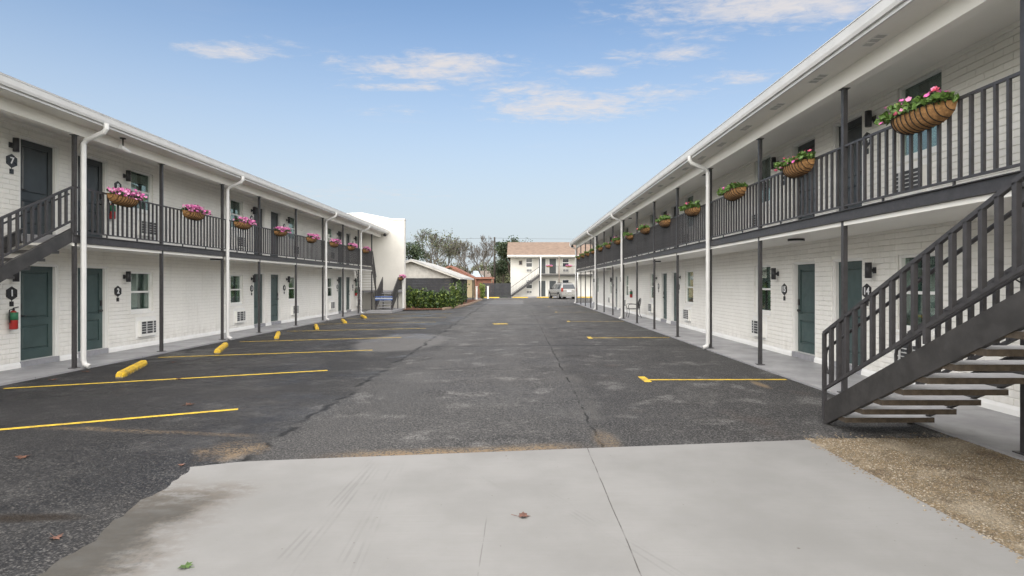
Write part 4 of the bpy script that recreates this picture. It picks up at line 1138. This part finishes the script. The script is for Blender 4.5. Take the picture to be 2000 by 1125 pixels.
# ---- patio chair
def patio_chair(x, y, z):
    e = empty('patio_chair', (x, y, z), 'black metal patio armchair with curved back on the right walkway', 'chair')
    w_ = .27
    def P_(u, v, h): return (x + u, y + v, z + h)       # u towards the wall is the chair's back
    mb = MB()
    for k in range(9): mb.bar(P_(-.24 + .06*k, -w_, .43), P_(-.24 + .06*k, w_, .43), .016, .012)
    mb.tube([P_(-.26, -w_, .43), P_(-.26, w_, .43), P_(.26, w_, .43), P_(.26, -w_, .43), P_(-.26, -w_, .43)], .014, 6); mb.build('seat', M['black_metal'], e)
    mb = MB()
    mb.tube([P_(.26, -w_, .43), P_(.33, -w_, .80), P_(.36, -.16, .92), P_(.37, 0, .95), P_(.36, .16, .92), P_(.33, w_, .80), P_(.26, w_, .43)], .014, 6)
    for k in range(-3, 4): mb.tube([P_(.27, k*.07, .46), P_(.35, k*.07, .93 - abs(k)*.018)], .007, 5)
    mb.tube([P_(.30, -w_, .62), P_(.30, w_, .62)], .008, 5); mb.build('backrest', M['black_metal'], e)
    for v in (-w_, w_):
        mb = MB(); mb.tube([P_(-.25, v, .43), P_(-.24, v, .2), P_(-.30, v, 0)], .014, 6); mb.build('leg', M['black_metal'], e)
        mb = MB(); mb.tube([P_(.26, v, .43), P_(.27, v, .2), P_(.36, v, 0)], .014, 6); mb.build('leg', M['black_metal'], e)
        mb = MB(); mb.tube([P_(-.25, v, .43), P_(-.29, v, .58), P_(-.24, v, .66), P_(-.05, v, .67), P_(.30, v, .64)], .014, 6); mb.build('armrest', M['black_metal'], e)
patio_chair(5.72, 28.2, .10)

# ---- fallen leaves
def leaf(x, y, z, size, rz, mat, label):
    mb = MB(); pts = []
    r = random.Random(int((x+20)*1000) + int(y*100))
    prof = [(0,-.9),(.15,-.45),(.62,-.55),(.48,-.18),(1.0,.05),(.55,.18),(.62,.6),(.22,.42),(0,1.0),(-.22,.42),(-.62,.6),(-.55,.18),(-1.0,.05),(-.48,-.18),(-.62,-.55),(-.15,-.45)]
    mb.v.append((0, 0, .012))
    for a, c in prof:
        cx_, cy_ = a*size*r.uniform(.85, 1.1), c*size*r.uniform(.85, 1.1)
        mb.v.append((cx_, cy_, .004 + .35*size*abs(a)*r.uniform(.3, 1.1)))
    n_ = len(prof)
    for k in range(n_): mb.f.append((0, 1+k, 1+(k+1) % n_)); mb.m.append(0); mb.sm.append(False)
    i0 = len(mb.v); mb.tube([(0, -.85*size, .008), (.1*size, -1.5*size, .02)], size*.035, 4)
    me = mb.mesh('leaf', mat, fix=False)
    o = bpy.data.objects.new('fallen_leaf', me); COL.objects.link(o); o.location = (x, y, z); o.rotation_euler = (0, 0, rz)
    tag(o, label, 'leaf', 'fallen leaves on the ground')
def gpt(px, py):
    Y = 1111 * (CZ - .03) / (py - 553); X = ax(px, Y); Y = 1111 * (CZ - gz(X)) / (py - 553); return ax(px, Y), Y
for px_i, py_i, sz, mat, lab, dz_ in [(350, 741, .075, 'fallen_leaf', 'brown leaf lying on the second yellow line from the front', .006), (168, 727, .08, 'fallen_leaf', 'brown leaf by the first left downspout outlet', .002),
        (102, 743, .075, 'fallen_leaf', 'dark brown leaf near the left walkway edge', .002), (370, 791, .085, 'fallen_leaf', 'brown leaf on dark asphalt between the front two yellow lines', .002),
        (45, 894, .075, 'fallen_leaf', 'brown leaf on the asphalt at far left', .002), (110, 1052, .05, 'fallen_leaf_red', 'pinkish red leaf in the bottom left corner', .002),
        (1022, 1012, .060, 'fallen_leaf_red', 'reddish brown leaf alone on the concrete drive', .012), (362, 1112, .055, 'fallen_leaf_green', 'green sprig on the drive at the bottom edge', .012),
        (355, 909, .04, 'fallen_leaf_red', 'pale leaf beside the corner of the concrete drive', .002), (340, 708, .06, 'fallen_leaf', 'brown leaf beside the nearest wheel stop', .002)]:
    lx, ly = gpt(px_i, py_i); leaf(lx, ly, gz(lx) + dz_, sz, random.uniform(0, 6), M[mat], lab)

# ---- hedge shrubs in the mulch bed
def shrub(x, y, h, rad, label, mats, seed, n=520):
    e = empty('hedge_shrub', (x, y, .07), label, 'shrub', 'shrubs in the mulch bed')
    r = np.random.default_rng(seed)
    mb = MB()
    stems = []
    for k in range(9):
        a = r.uniform(0, 6.28); q_ = r.uniform(.2, 1) * rad
        tip = (x + math.cos(a)*q_, y + math.sin(a)*q_, .07 + h*r.uniform(.65, 1.0)); stems.append(tip)
        mb.tube([(x + math.cos(a)*.04, y + math.sin(a)*.04, .07), ((x+tip[0])/2, (y+tip[1])/2, tip[2]*.5), tip], [.014, .010, .004], 5)
    mb.build('stem', M['bark'], e)
    for mi, (mat, fr) in enumerate(mats):
        cs = []
        for k in range(int(n * fr)):
            tip = stems[r.integers(len(stems))]; tt = r.uniform(.12, 1.02)
            b0 = np.array([x, y, .07]); p = b0 + (np.array(tip) - b0)*np.array([tt**.6, tt**.6, tt]) + r.normal(size=3)*np.array([.10, .10, .07])*(1.15 - .6*tt)
            cs.append(p)
        lc = leaf_cloud(cs, .085, seed=seed*7+mi, flat=.3, aspect=2.0); lc.build('crown' if mi == 0 else 'young_leaves', M[mat], e, fix=False)
xs_h = np.linspace(-7.45, -4.55, 9)
for i, xh in enumerate(xs_h):
    hs = 1.30 + .24 * math.sin(i * 2.1 + 1)
    shrub(xh, 39.3 + .25*math.sin(i*1.7), hs, .36, f"dense green hedge shrub before the dark shed, {['first','second','third','fourth','fifth','sixth','seventh','eighth','ninth'][i]} from the left", [('hedge_leaf', .6), ('hedge_leaf_dark', .5), ('hedge_leaf_bright', .26)], 100+i, 640)
shrub(-4.50, 40.8, 1.75, .46, 'taller yellow-green shrub at the right end of the hedge', [('hedge_leaf_bright', .55), ('hedge_leaf', .6)], 120, 760)
shrub(-4.35, 44.5, 1.9, .5, 'upright green shrub behind the yellow-green one', [('hedge_leaf', .8), ('hedge_leaf_dark', .4)], 121, 620)
shrub(ax(941, 60), 61.0, 1.75, .62, 'bright lime-green young shrub between two white posts', [('hedge_leaf_bright', 1.0), ('hedge_leaf', .3)], 122, 520)
# timber edging
tb = empty('timber_edging', (-4.3, 40, .07), 'weathered timber edging along the mulch bed', 'edging')
ep = edge_pts[2:]
for a, c in zip(ep[:-1], ep[1:]):
    mb = MB(); mb.bar((a[0], a[1], .10), (c[0], c[1], .10), .12, .14); mb.build('timber', M['timber_edge'], tb)

# ---- dark shed with a white gable
sh = empty('shed', (-8.5, 50, 0), 'low dark shed with white gable and pale metal roof behind the hedge', 'shed')
Ys = 46.0; pk = (-8.55, 3.74); eR = (-4.62, 2.28); eL = (-12.48, 2.28)
mb = MB()
for k in range(10): mb.box(-12.0, -5.2, Ys + .004*(k % 2), Ys + .2, .0 + .22*k, .215 + .22*k)
mb.build('siding', M['shed_dark'], sh)
mb = MB(); mb.prism([(-5.2, 2.202), (-12, 2.202), (-12, 2.38), (-8.55, 3.62), (-5.2, 2.42)], 'y', Ys - .02, Ys + .2); mb.build('gable', M['shed_white'], sh)
for k in range(22):
    xk = -11.6 + .29*k
    if xk > -5.4: break
    zt_ = 3.60 - abs(xk + 8.55)*.36
    if zt_ > 2.3: mb = MB(); mb.box(xk-.012, xk+.012, Ys-.035, Ys-.021, 2.21, zt_); mb.build('batten', M['shed_white'], sh)
mb = MB(); mb.box(-5.4, -5.22, Ys+.21, 58, 0, 2.3); mb.build('side_wall', M['shed_dark'], sh)
for (p, q_) in ((pk, eR), (pk, eL)):
    mb = MB(); mb.prism([p, q_, (q_[0], q_[1]-.07), (p[0], p[1]-.07)], 'y', Ys-.45, 60.0); rf = mb.build('roof', M['metal_roof'], sh)
    mb = MB(); mb.prism([(p[0], p[1]-.071), (q_[0], q_[1]-.071), (q_[0], q_[1]-.20), (p[0], p[1]-.20)], 'y', Ys-.44, Ys-.40); mb.build('barge_board', M['shed_white'], rf)
    for k in range(14):
        yk = Ys - .3 + k*1.0; mb = MB(); mb.bar((p[0], yk, p[1]+.012), (q_[0], yk, q_[1]+.012), .04, .022); mb.build('seam', M['metal_roof'], rf)
mb = MB(); mb.box(-4.70, -4.58, 45.6, 60, 2.12, 2.24); mb.build('gutter', M['white_gutter'], sh)
for y in (52.0, 59.6):
    mb = MB(); mb.box(-4.74, -4.62, y-.06, y+.06, 0, 2.12); mb.build('porch_post', M['shed_dark'], sh)
mb = MB(); mb.box(-5.19, -5.15, 47.6, 48.5, .9, 1.9); mb.build('window', M['ac_white'], sh)
for i, (pxp, Yp) in enumerate(((931, 61.0), (953, 64.5))):
    o = MB(); o.box(ax(pxp, Yp)-.09, ax(pxp, Yp)+.09, Yp-.09, Yp+.09, 0, 1.42); o.box(ax(pxp, Yp)-.12, ax(pxp, Yp)+.12, Yp-.12, Yp+.12, 1.42, 1.47)
    tag(o.build('white_post', M['white_trim'], origin=(ax(pxp, Yp), Yp, 0)), f"short white post {['right of the dark shed','left of the black fence'][i]}", 'post', 'white posts by the garden')

# ---- house with rust-red roofs
hs = empty('house', (-6, 74, 0), 'low beige house with rust-red roofs beyond the shed', 'house')
Yh = 71.0
def az_(py): return az(py, Yh)
mb = MB(); mb.prism([(ax(868,Yh), 0), (ax(868,Yh), az_(525)), (ax(880,Yh), az_(521)), (ax(926,Yh), az_(545)), (ax(926,Yh), 0)], 'y', Yh, Yh + 6); mb.build('wall', M['beige_wall'], hs)
mb = MB(); mb.prism([(ax(862,Yh), az_(526)), (ax(880,Yh), az_(518.5)), (ax(930,Yh), az_(544)), (ax(930,Yh), az_(547)), (ax(880,Yh), az_(522)), (ax(862,Yh), az_(529))], 'y', Yh-.5, Yh + 7); mb.build('roof', M['rust_roof'], hs)
mb = MB(); mb.prism([(ax(884,Yh), az_(526)), (ax(912,Yh), az_(537)), (ax(912,Yh), az_(540)), (ax(884,Yh), az_(529))], 'y', Yh-1.6, Yh - .51); mb.build('porch_roof', M['rust_roof'], hs)
cp = empty('carport', (-3.6, 70, 0), 'flat rust-red carport roof above the black fence', 'carport')
mb = MB(); mb.box(ax(927,69.5), ax(964,69.5), 69.5, 73, az(545,69.5), az(541,69.5)); mb.build('roof', M['rust_roof'], cp)
mb = MB(); mb.box(ax(930,70), ax(960,70), 69.9, 70.0, 0, az(545.2,69.5)); mb.build('screen', M['rust_roof'], cp)
for pxk in (929, 963): mb = MB(); mb.box(ax(pxk,69.6)-.07, ax(pxk,69.6)+.07, 69.55, 69.7, 0, az(545.2,69.5)); mb.build('post', M['rust_roof'], cp)
h2 = empty('house', (-6.5, 96, 0), 'distant house with pale blue-grey and brown roofs behind the carport', 'house')
mb = MB(); mb.box(ax(918,92), ax(958,92), 92, 98, 0, az(542,92)); mb.build('wall', M['beige_wall'], h2)
mb = MB(); mb.face([(ax(916,91.5), 91.5, az(541,91.5)), (ax(946,91.5), 91.5, az(541,91.5)), (ax(934,95), 95, az(529,95)), (ax(923,95), 95, az(529,95))]); mb.build('roof', M['pale_roof'], h2)
mb = MB(); mb.face([(ax(946,91.5), 91.6, az(541,91.5)), (ax(960,91.5), 91.6, az(541,91.5)), (ax(957,95), 95, az(529,95)), (ax(934,95), 95, az(529,95))]); mb.build('roof', M['brown_roof'], h2)

# ---- black fence
fn = empty('board_fence', (ax(972,68.5), 68.5, 0), 'tall black board fence left of the far building', 'fence')
xa, xb = ax(944, 68.5), ax(997, 68.5); nbrd = 22; bw = (xb - xa) / nbrd
fm = MB(); fm.box(-bw/2+.008, bw/2-.008, -.012, .012, 0, 1.72); fme = fm.mesh('board', M['shed_dark'])
for k in range(nbrd): link('board', fme, fn, (xa + bw*(k+.5) - fn.location.x, .008*(k % 2), .08))
for z in (.4, 1.5): mb = MB(); mb.box(xa, xb, 68.53, 68.58, z, z+.09); mb.build('rail', M['shed_dark'], fn)
for k in range(4): xk = xa + (xb-xa)*k/3; mb = MB(); mb.box(xk-.05, xk+.05, 68.43, 68.485, 0, 1.86); mb.build('post', M['shed_dark'], fn)

# ---- far building
fb_ = empty('motel_block', (4, 72, 0), 'white two storey motel block with brown shingle roof across the far end', 'building')
Yf = 70.9
FX = lambda p: ax(p, Yf); FZ = lambda p: az(p, Yf)
mb = MB(); mb.box(FX(997), 13.5, Yf, Yf + 8, 0, FZ(503)); mb.build('wall', M['stucco_white'], fb_)
z_e = az(498, 69.6)
mb = MB(); mb.prism([(69.55, z_e), (74.8, az(473, 74.8)), (80, z_e), (80, z_e-.12), (69.55, z_e-.12)], 'x', ax(990.5, 70), 14.5); mb.build('roof', M['roof_shingle'], fb_)
mb = MB(); mb.box(ax(990.5,70)+.02, 14.5, 69.46, 69.549, z_e-.16, z_e+.0); mb.build('gutter', M['white_gutter'], fb_)
mb = MB(); mb.box(ax(990.5,70)+.05, 14.4, 69.56, Yf-.002, z_e-.26, z_e-.121); mb.build('eave_soffit', M['soffit_white'], fb_)
zf2 = az(535.5, 69.7)
mb = MB(); mb.box(ax(1053,69.7), 13.4, 69.65, Yf-.002, zf2-.14, zf2); mb.build('balcony_slab', M['charcoal_metal'], fb_)
mb = MB(); xr0, xr1 = ax(1057,69.7), 13.3; mb.box(xr0, xr1, 69.68, 69.72, zf2+.98, zf2+1.02); mb.box(xr0, xr1, 69.68, 69.72, zf2+.06, zf2+.09); rl = mb.build('railing', M['charcoal_metal'], fb_)
bmx = MB(); bmx.box(-.016, .016, -.016, .016, 0, .90); bmx = bmx.mesh('baluster', M['charcoal_metal'])
for k in range(int((8.5 - xr0) / .16)): link('baluster', bmx, rl, (xr0 + .16*k - 4, 69.70 - 72, zf2 + .085))
for pxk, mt in ((1056, 'white_trim'), (1092, 'brown_roof'), (1128, 'white_trim')):
    mb = MB(); mb.tube([(ax(pxk,69.62), 69.60, .16), (ax(pxk,69.62), 69.60, z_e-.165)], .075, 8); mb.build('downspout' if pxk != 1056 else 'post', M[mt], fb_)
for (pa, pb_) in ((1052.5, 1065.5), (1073, 1086)):
    for (ta, tb_) in ((505.5, 535), (548.5, 579)):
        x0, x1 = FX(pa), FX(pb_); mb = MB(); mb.box(x0, x1, Yf-.02, Yf-.002, FZ(tb_)+.02, FZ(ta)); d_ = mb.build('door', M['door_charcoal'], fb_)
        mb = MB(); mb.box(x0-.07, x0-.001, Yf-.03, Yf-.003, FZ(tb_), FZ(ta)+.07); mb.box(x1+.001, x1+.07, Yf-.03, Yf-.003, FZ(tb_), FZ(ta)+.07); mb.build('frame', M['white_trim'], d_)
for (pa, pb_, tops) in ((1028, 1039, ((505, 521), (547, 563))), (1099, 1110.5, ((505, 521), (547, 563)))):
    for ta, tb_ in tops:
        x0, x1 = FX(pa), FX(pb_); zm_ = (FZ(ta)+FZ(tb_))/2
        mb = MB(); mb.box(x0-.06, x1+.06, Yf-.03, Yf-.002, FZ(tb_)-.06, FZ(ta)+.06); w_ = mb.build('window', M['white_trim'], fb_)
        mb = MB(); mb.box(x0, x1, Yf-.036, Yf-.031, zm_+.05, FZ(ta)); mb.build('pane', M['van_glass'], w_)
        mb = MB(); mb.box(x0, x1, Yf-.036, Yf-.031, FZ(tb_), zm_-.05); mb.build('pane', M['van_glass'], w_)
        za = FZ(tb_ + 4.2); e = empty('air_conditioner', ((x0+x1)/2, Yf-.002, za-.36), f"white air conditioner under {'an upper' if ta < 520 else 'a lower'} {'left' if pa < 1050 else 'right'} window of the far block", 'air conditioner', 'air conditioners of the far block')
        mb = MB(); mb.box(x0, x1, Yf-.10, Yf-.003, za-.36, za); mb.build('casing', M['ac_white'], e)
        mb = MB(); mb.box(x0+.04, x1-.04, Yf-.108, Yf-.101, za-.32, za-.05); mb.build('louvre_opening', M['ac_dark'], e)
        mb = MB()
        for k in range(4): mb.box(x0+.04, x1-.04, Yf-.118, Yf-.109, za-.28+.06*k, za-.262+.06*k)
        mb.box((x0+x1)/2-.03, (x0+x1)/2+.03, Yf-.12, Yf-.1095, za-.32, za-.05); mb.build('grille', M['ac_grille'], e)
mb = MB(); mb.box(FX(1013.5), FX(1020), Yf-.05, Yf-.003, FZ(517.5), FZ(509)); v_ = mb.build('wall_vent', M['brown_roof'], fb_)
mb = MB(); mb.box(FX(1014.6), FX(1018.9), Yf-.055, Yf-.051, FZ(516.3), FZ(510.2)); mb.build('louvre', M['ac_dark'], v_)
# its staircase along the facade
fs = empty('staircase', (ax(1025,69.9), 69.9, .16), 'charcoal staircase with white balusters climbing the front of the far block', 'staircase')
xa, za = ax(996, 69.7), .25; xb, zb_ = ax(1054, 69.7), zf2 - .02
for yy in (69.5, 70.5):
    mb = MB(); mb.prism([(xa, za), (xb, zb_), (xb, zb_-.34), (xa+.3, za-.09), (xa, za-.09)], 'y', yy-.02, yy+.02); mb.build('stringer', M['charcoal_metal'], fs)
    mb = MB(); mb.bar((xa, yy, za+.92), (xb, yy, zb_+.95), .05, .05); mb.bar((xa, yy, za+.12), (xb, yy, zb_+.12), .04, .04); rl = mb.build('railing', M['charcoal_metal'], fs)
    bq = MB(); bq.box(-.02, .02, -.02, .02, 0, .80); bq = bq.mesh('baluster', M['white_trim'])
    for k in range(1, 20):
        tt = k/20; link('baluster', bq, rl, (xa+(xb-xa)*tt - fs.location.x, yy - fs.location.y, za+(zb_-za)*tt+.13 - fs.location.z))
tq = MB(); tq.box(-.15, .15, -.47, .47, -.04, 0); tq = tq.mesh('tread', M['tread_top'])
for k in range(1, 15): tt = k/15; link('tread', tq, fs, (xa+(xb-xa)*tt - fs.location.x, 70.0 - fs.location.y, za+(zb_-za)*tt-.02 - fs.location.z))
for i, pxk in enumerate((1073, 1111)):
    e = basket(ax(pxk, 69.6), 69.62, zf2+1.0, 1, f"pink flower basket on the far block's balcony, {['left','right'][i]} one", 'flower baskets on the far balcony', 'pink', 80+i)
    e.rotation_euler = (0, 0, R(90)); e.scale = (.8, .8, .8)

# ---- silver minivan
def minivan(x, y, rz):
    e = empty('minivan', (x, y, gz(5)), 'silver minivan parked at the far end, seen from behind', 'van')
    def part(mb, name, mat, par=None, smooth=False):
        me = mb.mesh(name, mat); o = bpy.data.objects.new(name, me); COL.objects.link(o); o.parent = par or e; return o
    # stations along the length (local y, rear at 0), heights of hood/roof line, half widths
    def roof_z(s_):
        pts = [(0, 1.02), (.06, 1.10), (.34, 1.62), (.6, 1.72), (1.6, 1.76), (2.6, 1.74), (3.05, 1.62), (3.85, 1.10), (4.6, .92), (4.8, .72)]
        for (a, b_), (c, d) in zip(pts[:-1], pts[1:]):
            if s_ <= c: return b_ + (d-b_)*(s_-a)/(c-a)
        return .72
    st = [0, .06, .2, .34, .6, 1.1, 1.6, 2.1, 2.6, 3.05, 3.45, 3.85, 4.3, 4.6, 4.8]
    mb = MB(); rings = []
    for s_ in st:
        rzv = roof_z(s_); belt = min(1.05, rzv); tw = 1.0 - .10*max(0, 1 - s_/.3) - .22*max(0, (s_-4.2)/.6)**2
        zs_ = [.26, .34, .62, .86, belt, belt + (rzv-belt)*.55, belt + (rzv-belt)*.93, rzv]
        ws_ = [.82, .90, .95, .945, .90, .80, .70, .52]
        if rzv <= 1.12: ws_ = [.82, .90, .95, .945, .90, .86, .80, .60]
        rings.append([(w_*tw, s_, z_) for w_, z_ in zip(ws_, zs_)] + [(-w_*tw, s_, z_) for w_, z_ in reversed(list(zip(ws_, zs_)))])
    n_ = len(rings[0])
    for a, b_ in zip(rings[:-1], rings[1:]):
        for k in range(n_): mb.face([a[k], a[(k+1) % n_], b_[(k+1) % n_], b_[k]], 0, False)
    mb.face(rings[0][::-1]); mb.face(rings[-1])
    body = part(mb, 'body', M['van_silver'])
    mb = MB(); mb.face([(-.72, .050, 1.12), (.72, .050, 1.12), (.60, .318, 1.60), (-.60, .318, 1.60)]); mb.face([(-.72,.06,1.11),(.72,.06,1.11),(.72,.05,1.12),(-.72,.05,1.12)]); part(mb, 'rear_window', M['van_glass'])
    for sx in (-1, 1):
        for (a, b_) in ((.52, 1.45), (1.53, 2.35), (2.43, 3.15)):
            ta = a + .04; tb_ = b_ - (.03 if b_ < 3 else .32)
            mb = MB(); mb.face([(sx*.908, a, 1.09), (sx*.908, b_ + (.35 if b_ > 3 else 0), 1.09), (sx*.755, tb_ + .1, 1.60), (sx*.755, ta, 1.60)]); part(mb, 'side_window', M['van_glass'])
        mb = MB(); mb.obox((sx*.80, -.012, 1.02), (.10, 0, 0), (0, .03, 0), (0, 0, .19)); part(mb, 'tail_light', M['van_red'])
        mb = MB(); mb.obox((sx*1.02, 3.05, 1.12), (.09, 0, 0), (0, .06, 0), (0, 0, .07)); part(mb, 'mirror', M['black_metal'])
        mb = MB(); mb.bar((sx*.55, .7, 1.77), (sx*.55, 2.5, 1.79), .04, .04); part(mb, 'roof_rail', M['black_metal'])
        mb = MB(); mb.bar((sx*.957, .95, .60), (sx*.957, 3.6, .60), .02, .06); part(mb, 'side_moulding', M['ac_dark'])
        for s_ in (.86, 3.86):
            mb = MB(); mb.tube([(sx*.70, s_, .33), (sx*.955, s_, .33)], .335, 20); wh = part(mb, 'wheel', M['tyre'])
            mb = MB(); mb.tube([(sx*.95, s_, .33), (sx*.965, s_, .33)], .22, 16); part(mb, 'rim', M['rim'], wh)
            mb = MB(); mb.tube([(sx*.90, s_, .40), (sx*.951, s_, .40)], .40, 20); part(mb, 'wheel_arch', M['tyre'])
    mb = MB(); mb.box(-.90, .90, -.09, .05, .40, .66); part(mb, 'rear_bumper', M['van_silver'])
    mb = MB(); mb.box(-.26, .26, -.012, -.002, .80, .95); part(mb, 'licence_plate', M['plate'])
    mb = MB(); mb.face([(-.66, 3.12, 1.60), (.66, 3.12, 1.60), (.80, 3.80, 1.14), (-.80, 3.80, 1.14)]); part(mb, 'windscreen', M['van_glass'])
    e.rotation_euler = (0, 0, rz)
minivan(5.55, 61.3, R(15))

# ---- utility pole and wires
up = empty('utility_pole', (ax(966, 80), 80, 0), 'dark wooden utility pole left of the far block', 'utility pole')
xp = ax(966, 80); mb = MB(); mb.tube([(xp, 80, 0), (xp, 80, 4), (xp, 80, az(463, 80))], [.19, .16, .12], 10); mb.build('pole', M['wood_pole'], up)
mb = MB(); mb.box(xp-.06, xp+.06, 79.82, 79.88, az(472,80), az(466,80)); mb.build('insulator', M['black_metal'], up)
def wire(x0, z0, x1, z1, label):
    mb = MB(); pts = []
    for k in range(13): tt = k/12; pts.append((x0+(x1-x0)*tt, 80, z0+(z1-z0)*tt - 4*.35*tt*(1-tt)))
    mb.tube(pts, .012, 4); tag(mb.build('power_line', M['black_metal'], origin=((x0+x1)/2, 80, z0)), label, 'wire', 'power lines at the pole')
wire(-40, az(462, 80)+.3, xp, az(465, 80), 'thin upper power line running left from the pole')
wire(xp, az(465, 80), 40, az(462, 80)+.3, 'thin upper power line running right from the pole')
wire(-40, az(492, 80), xp, az(486, 80), 'thin lower cable running left from the pole')

# ---- trees
def branch_tree(base, h, spread, seed, levels=6, r0=.22, lean=0.0, gnarl=.25):
    r = random.Random(seed); mb = MB(); tips = []
    def grow(p, d, L, rad, lv):
        pts = [p]; q_ = Vector(p); dd = Vector(d)
        for k in range(3):
            dd = (dd + Vector((r.uniform(-gnarl, gnarl), r.uniform(-gnarl, gnarl), r.uniform(-.06, .16)))).normalized(); q_ = q_ + dd*L/3; pts.append(tuple(q_))
        n_ = 6 if lv > 3 else 4 if lv > 1 else 3
        mb.tube(pts, [max(q9, .022) for q9 in (rad, rad*.9, rad*.8, rad*.7)], n_, cap=False)
        if lv == 0: tips.append(tuple(q_)); return
        if lv <= 2: tips.append(tuple(q_)); tips.append(pts[2])
        for k in range(2 if r.random() < .45 else 3):
            a = r.uniform(0, 6.28); sp = r.uniform(.30, .85)*spread
            o_ = dd.orthogonal().normalized(); o2 = dd.cross(o_); nd = (dd + (o_*math.cos(a) + o2*math.sin(a))*sp + Vector((0, 0, .12))).normalized()
            grow(tuple(q_), nd, L*r.uniform(.66, .88), rad*.62, lv-1)
    grow(base, (lean, 0, 1), h*.27, r0, levels)
    # scale so that the top meets h
    V = np.array(mb.v); top = V[:, 2].max(); k = h / top
    V = (V - np.array(base))*k + np.array(base); mb.v = [tuple(v) for v in V]
    tips = [(np.array(t_) - np.array(base))*k + np.array(base) for t_ in tips]
    return mb, tips
def tree(px, Y, toppx, label, leaf_mat=None, bark='bark_pale', seed=1, spread=.8, levels=6, nleaf=0, lsize=.16, r0=.2, rad=.35, leaf2=None):
    x = ax(px, Y); h = az(toppx, Y)
    e = empty('tree', (x, Y, 0), label, 'tree', 'trees behind the shed and far block')
    mb, tips = branch_tree((x, Y, 0), h, spread, seed, levels, r0)
    mb.build('trunk', M[bark], e, fix=False)
    if nleaf:
        r = np.random.default_rng(seed); T = np.array(tips)
        for mi, (mat, fr) in enumerate(leaf_mat):
            idx = r.integers(len(T), size=int(nleaf*fr)); clump = r.random(len(T)) > .25
            idx = idx[clump[idx]]
            c = T[idx] + r.normal(size=(len(idx), 3))*rad
            c[:, 2] = np.clip(c[:, 2], .8, h*1.02)
            leaf_cloud(c, lsize, seed=seed+mi, aspect=1.4).build('crown', M[mat], e, fix=False)
tree(797, 72, 474, 'dark evergreen tree just right of the end wall', [('tree_leaf', .6), ('tree_leaf_dark', .6)], 'bark', 3, .9, 5, 4200, .17, .18, .40)
tree(842, 80, 449, 'tallest olive-green tree behind the shed', [('tree_leaf_olive', .5), ('tree_leaf', .55)], 'bark_pale', 8, .72, 6, 1500, .14, .2, .28)
tree(872, 84, 464, 'thin olive tree behind the shed roof, second from the tallest', [('tree_leaf_olive', .7), ('tree_leaf', .3)], 'bark_pale', 12, .8, 6, 800, .14, .18, .3)
tree(905, 88, 461, 'sparse almost leafless grey tree left of the bare spreading tree', [('tree_leaf_olive', 1)], 'bark_pale', 17, .75, 6, 520, .14, .16, .3)
tree(943, 86, 460, 'bare spreading tree with pale branches left of the utility pole', None, 'bark_pale', 23, .95, 7, 0, .1, .24)
tree(862, 92, 470, 'bare grey-brown tree behind the thin olive tree', [('tree_leaf_olive', 1)], 'bark_pale', 51, .8, 6, 500, .14, .18, .3)
tree(888, 98, 474, 'bare twiggy tree above the rust-red roof ridge', None, 'bark_pale', 57, .9, 6, 0, .1, .18)
tree(922, 94, 468, 'slender bare tree left of the bare spreading one', None, 'bark_pale', 63, .7, 6, 0, .1, .18)
tree(958, 96, 478, 'thin bare tree behind the utility pole', None, 'bark_pale', 29, .8, 6, 0, .1, .16)
tree(999, 77, 477, 'dense dark evergreen against the left side of the far block', [('tree_leaf_dark', .7), ('tree_leaf', .5)], 'bark', 33, .42, 6, 9000, .18, .24, .36)
tree(981, 82, 505, 'small dark green tree between the pole and the dense evergreen', [('tree_leaf', .6), ('tree_leaf_dark', .5)], 'bark', 35, .8, 5, 2600, .18, .14, .4)
tree(1006, 92, 463, 'palm-like dark treetop rising above the far roof', [('tree_leaf_dark', 1)], 'bark', 41, .5, 5, 1800, .2, .2, .3)
# understory beyond the houses, a wood that reads as one mass
r = np.random.default_rng(5); cs = []
for k in range(46):
    cx_, cy_ = r.uniform(-34, 30), r.uniform(100, 118); hh = r.uniform(3.2, 6.4); n_ = 620
    a = r.normal(size=(n_, 3)); a /= np.linalg.norm(a, axis=1)[:, None]; a *= r.uniform(.45, 1, n_)[:, None]**.5
    cs.append(np.array([cx_, cy_, hh*.5]) + a*np.array([2.6, 2.0, hh*.55]))
tag(leaf_cloud(np.concatenate(cs), .30, seed=9).build('woodland', M['tree_leaf_olive'], fix=False), 'low olive-green woodland filling the gap behind the houses', 'woodland', kind='stuff')
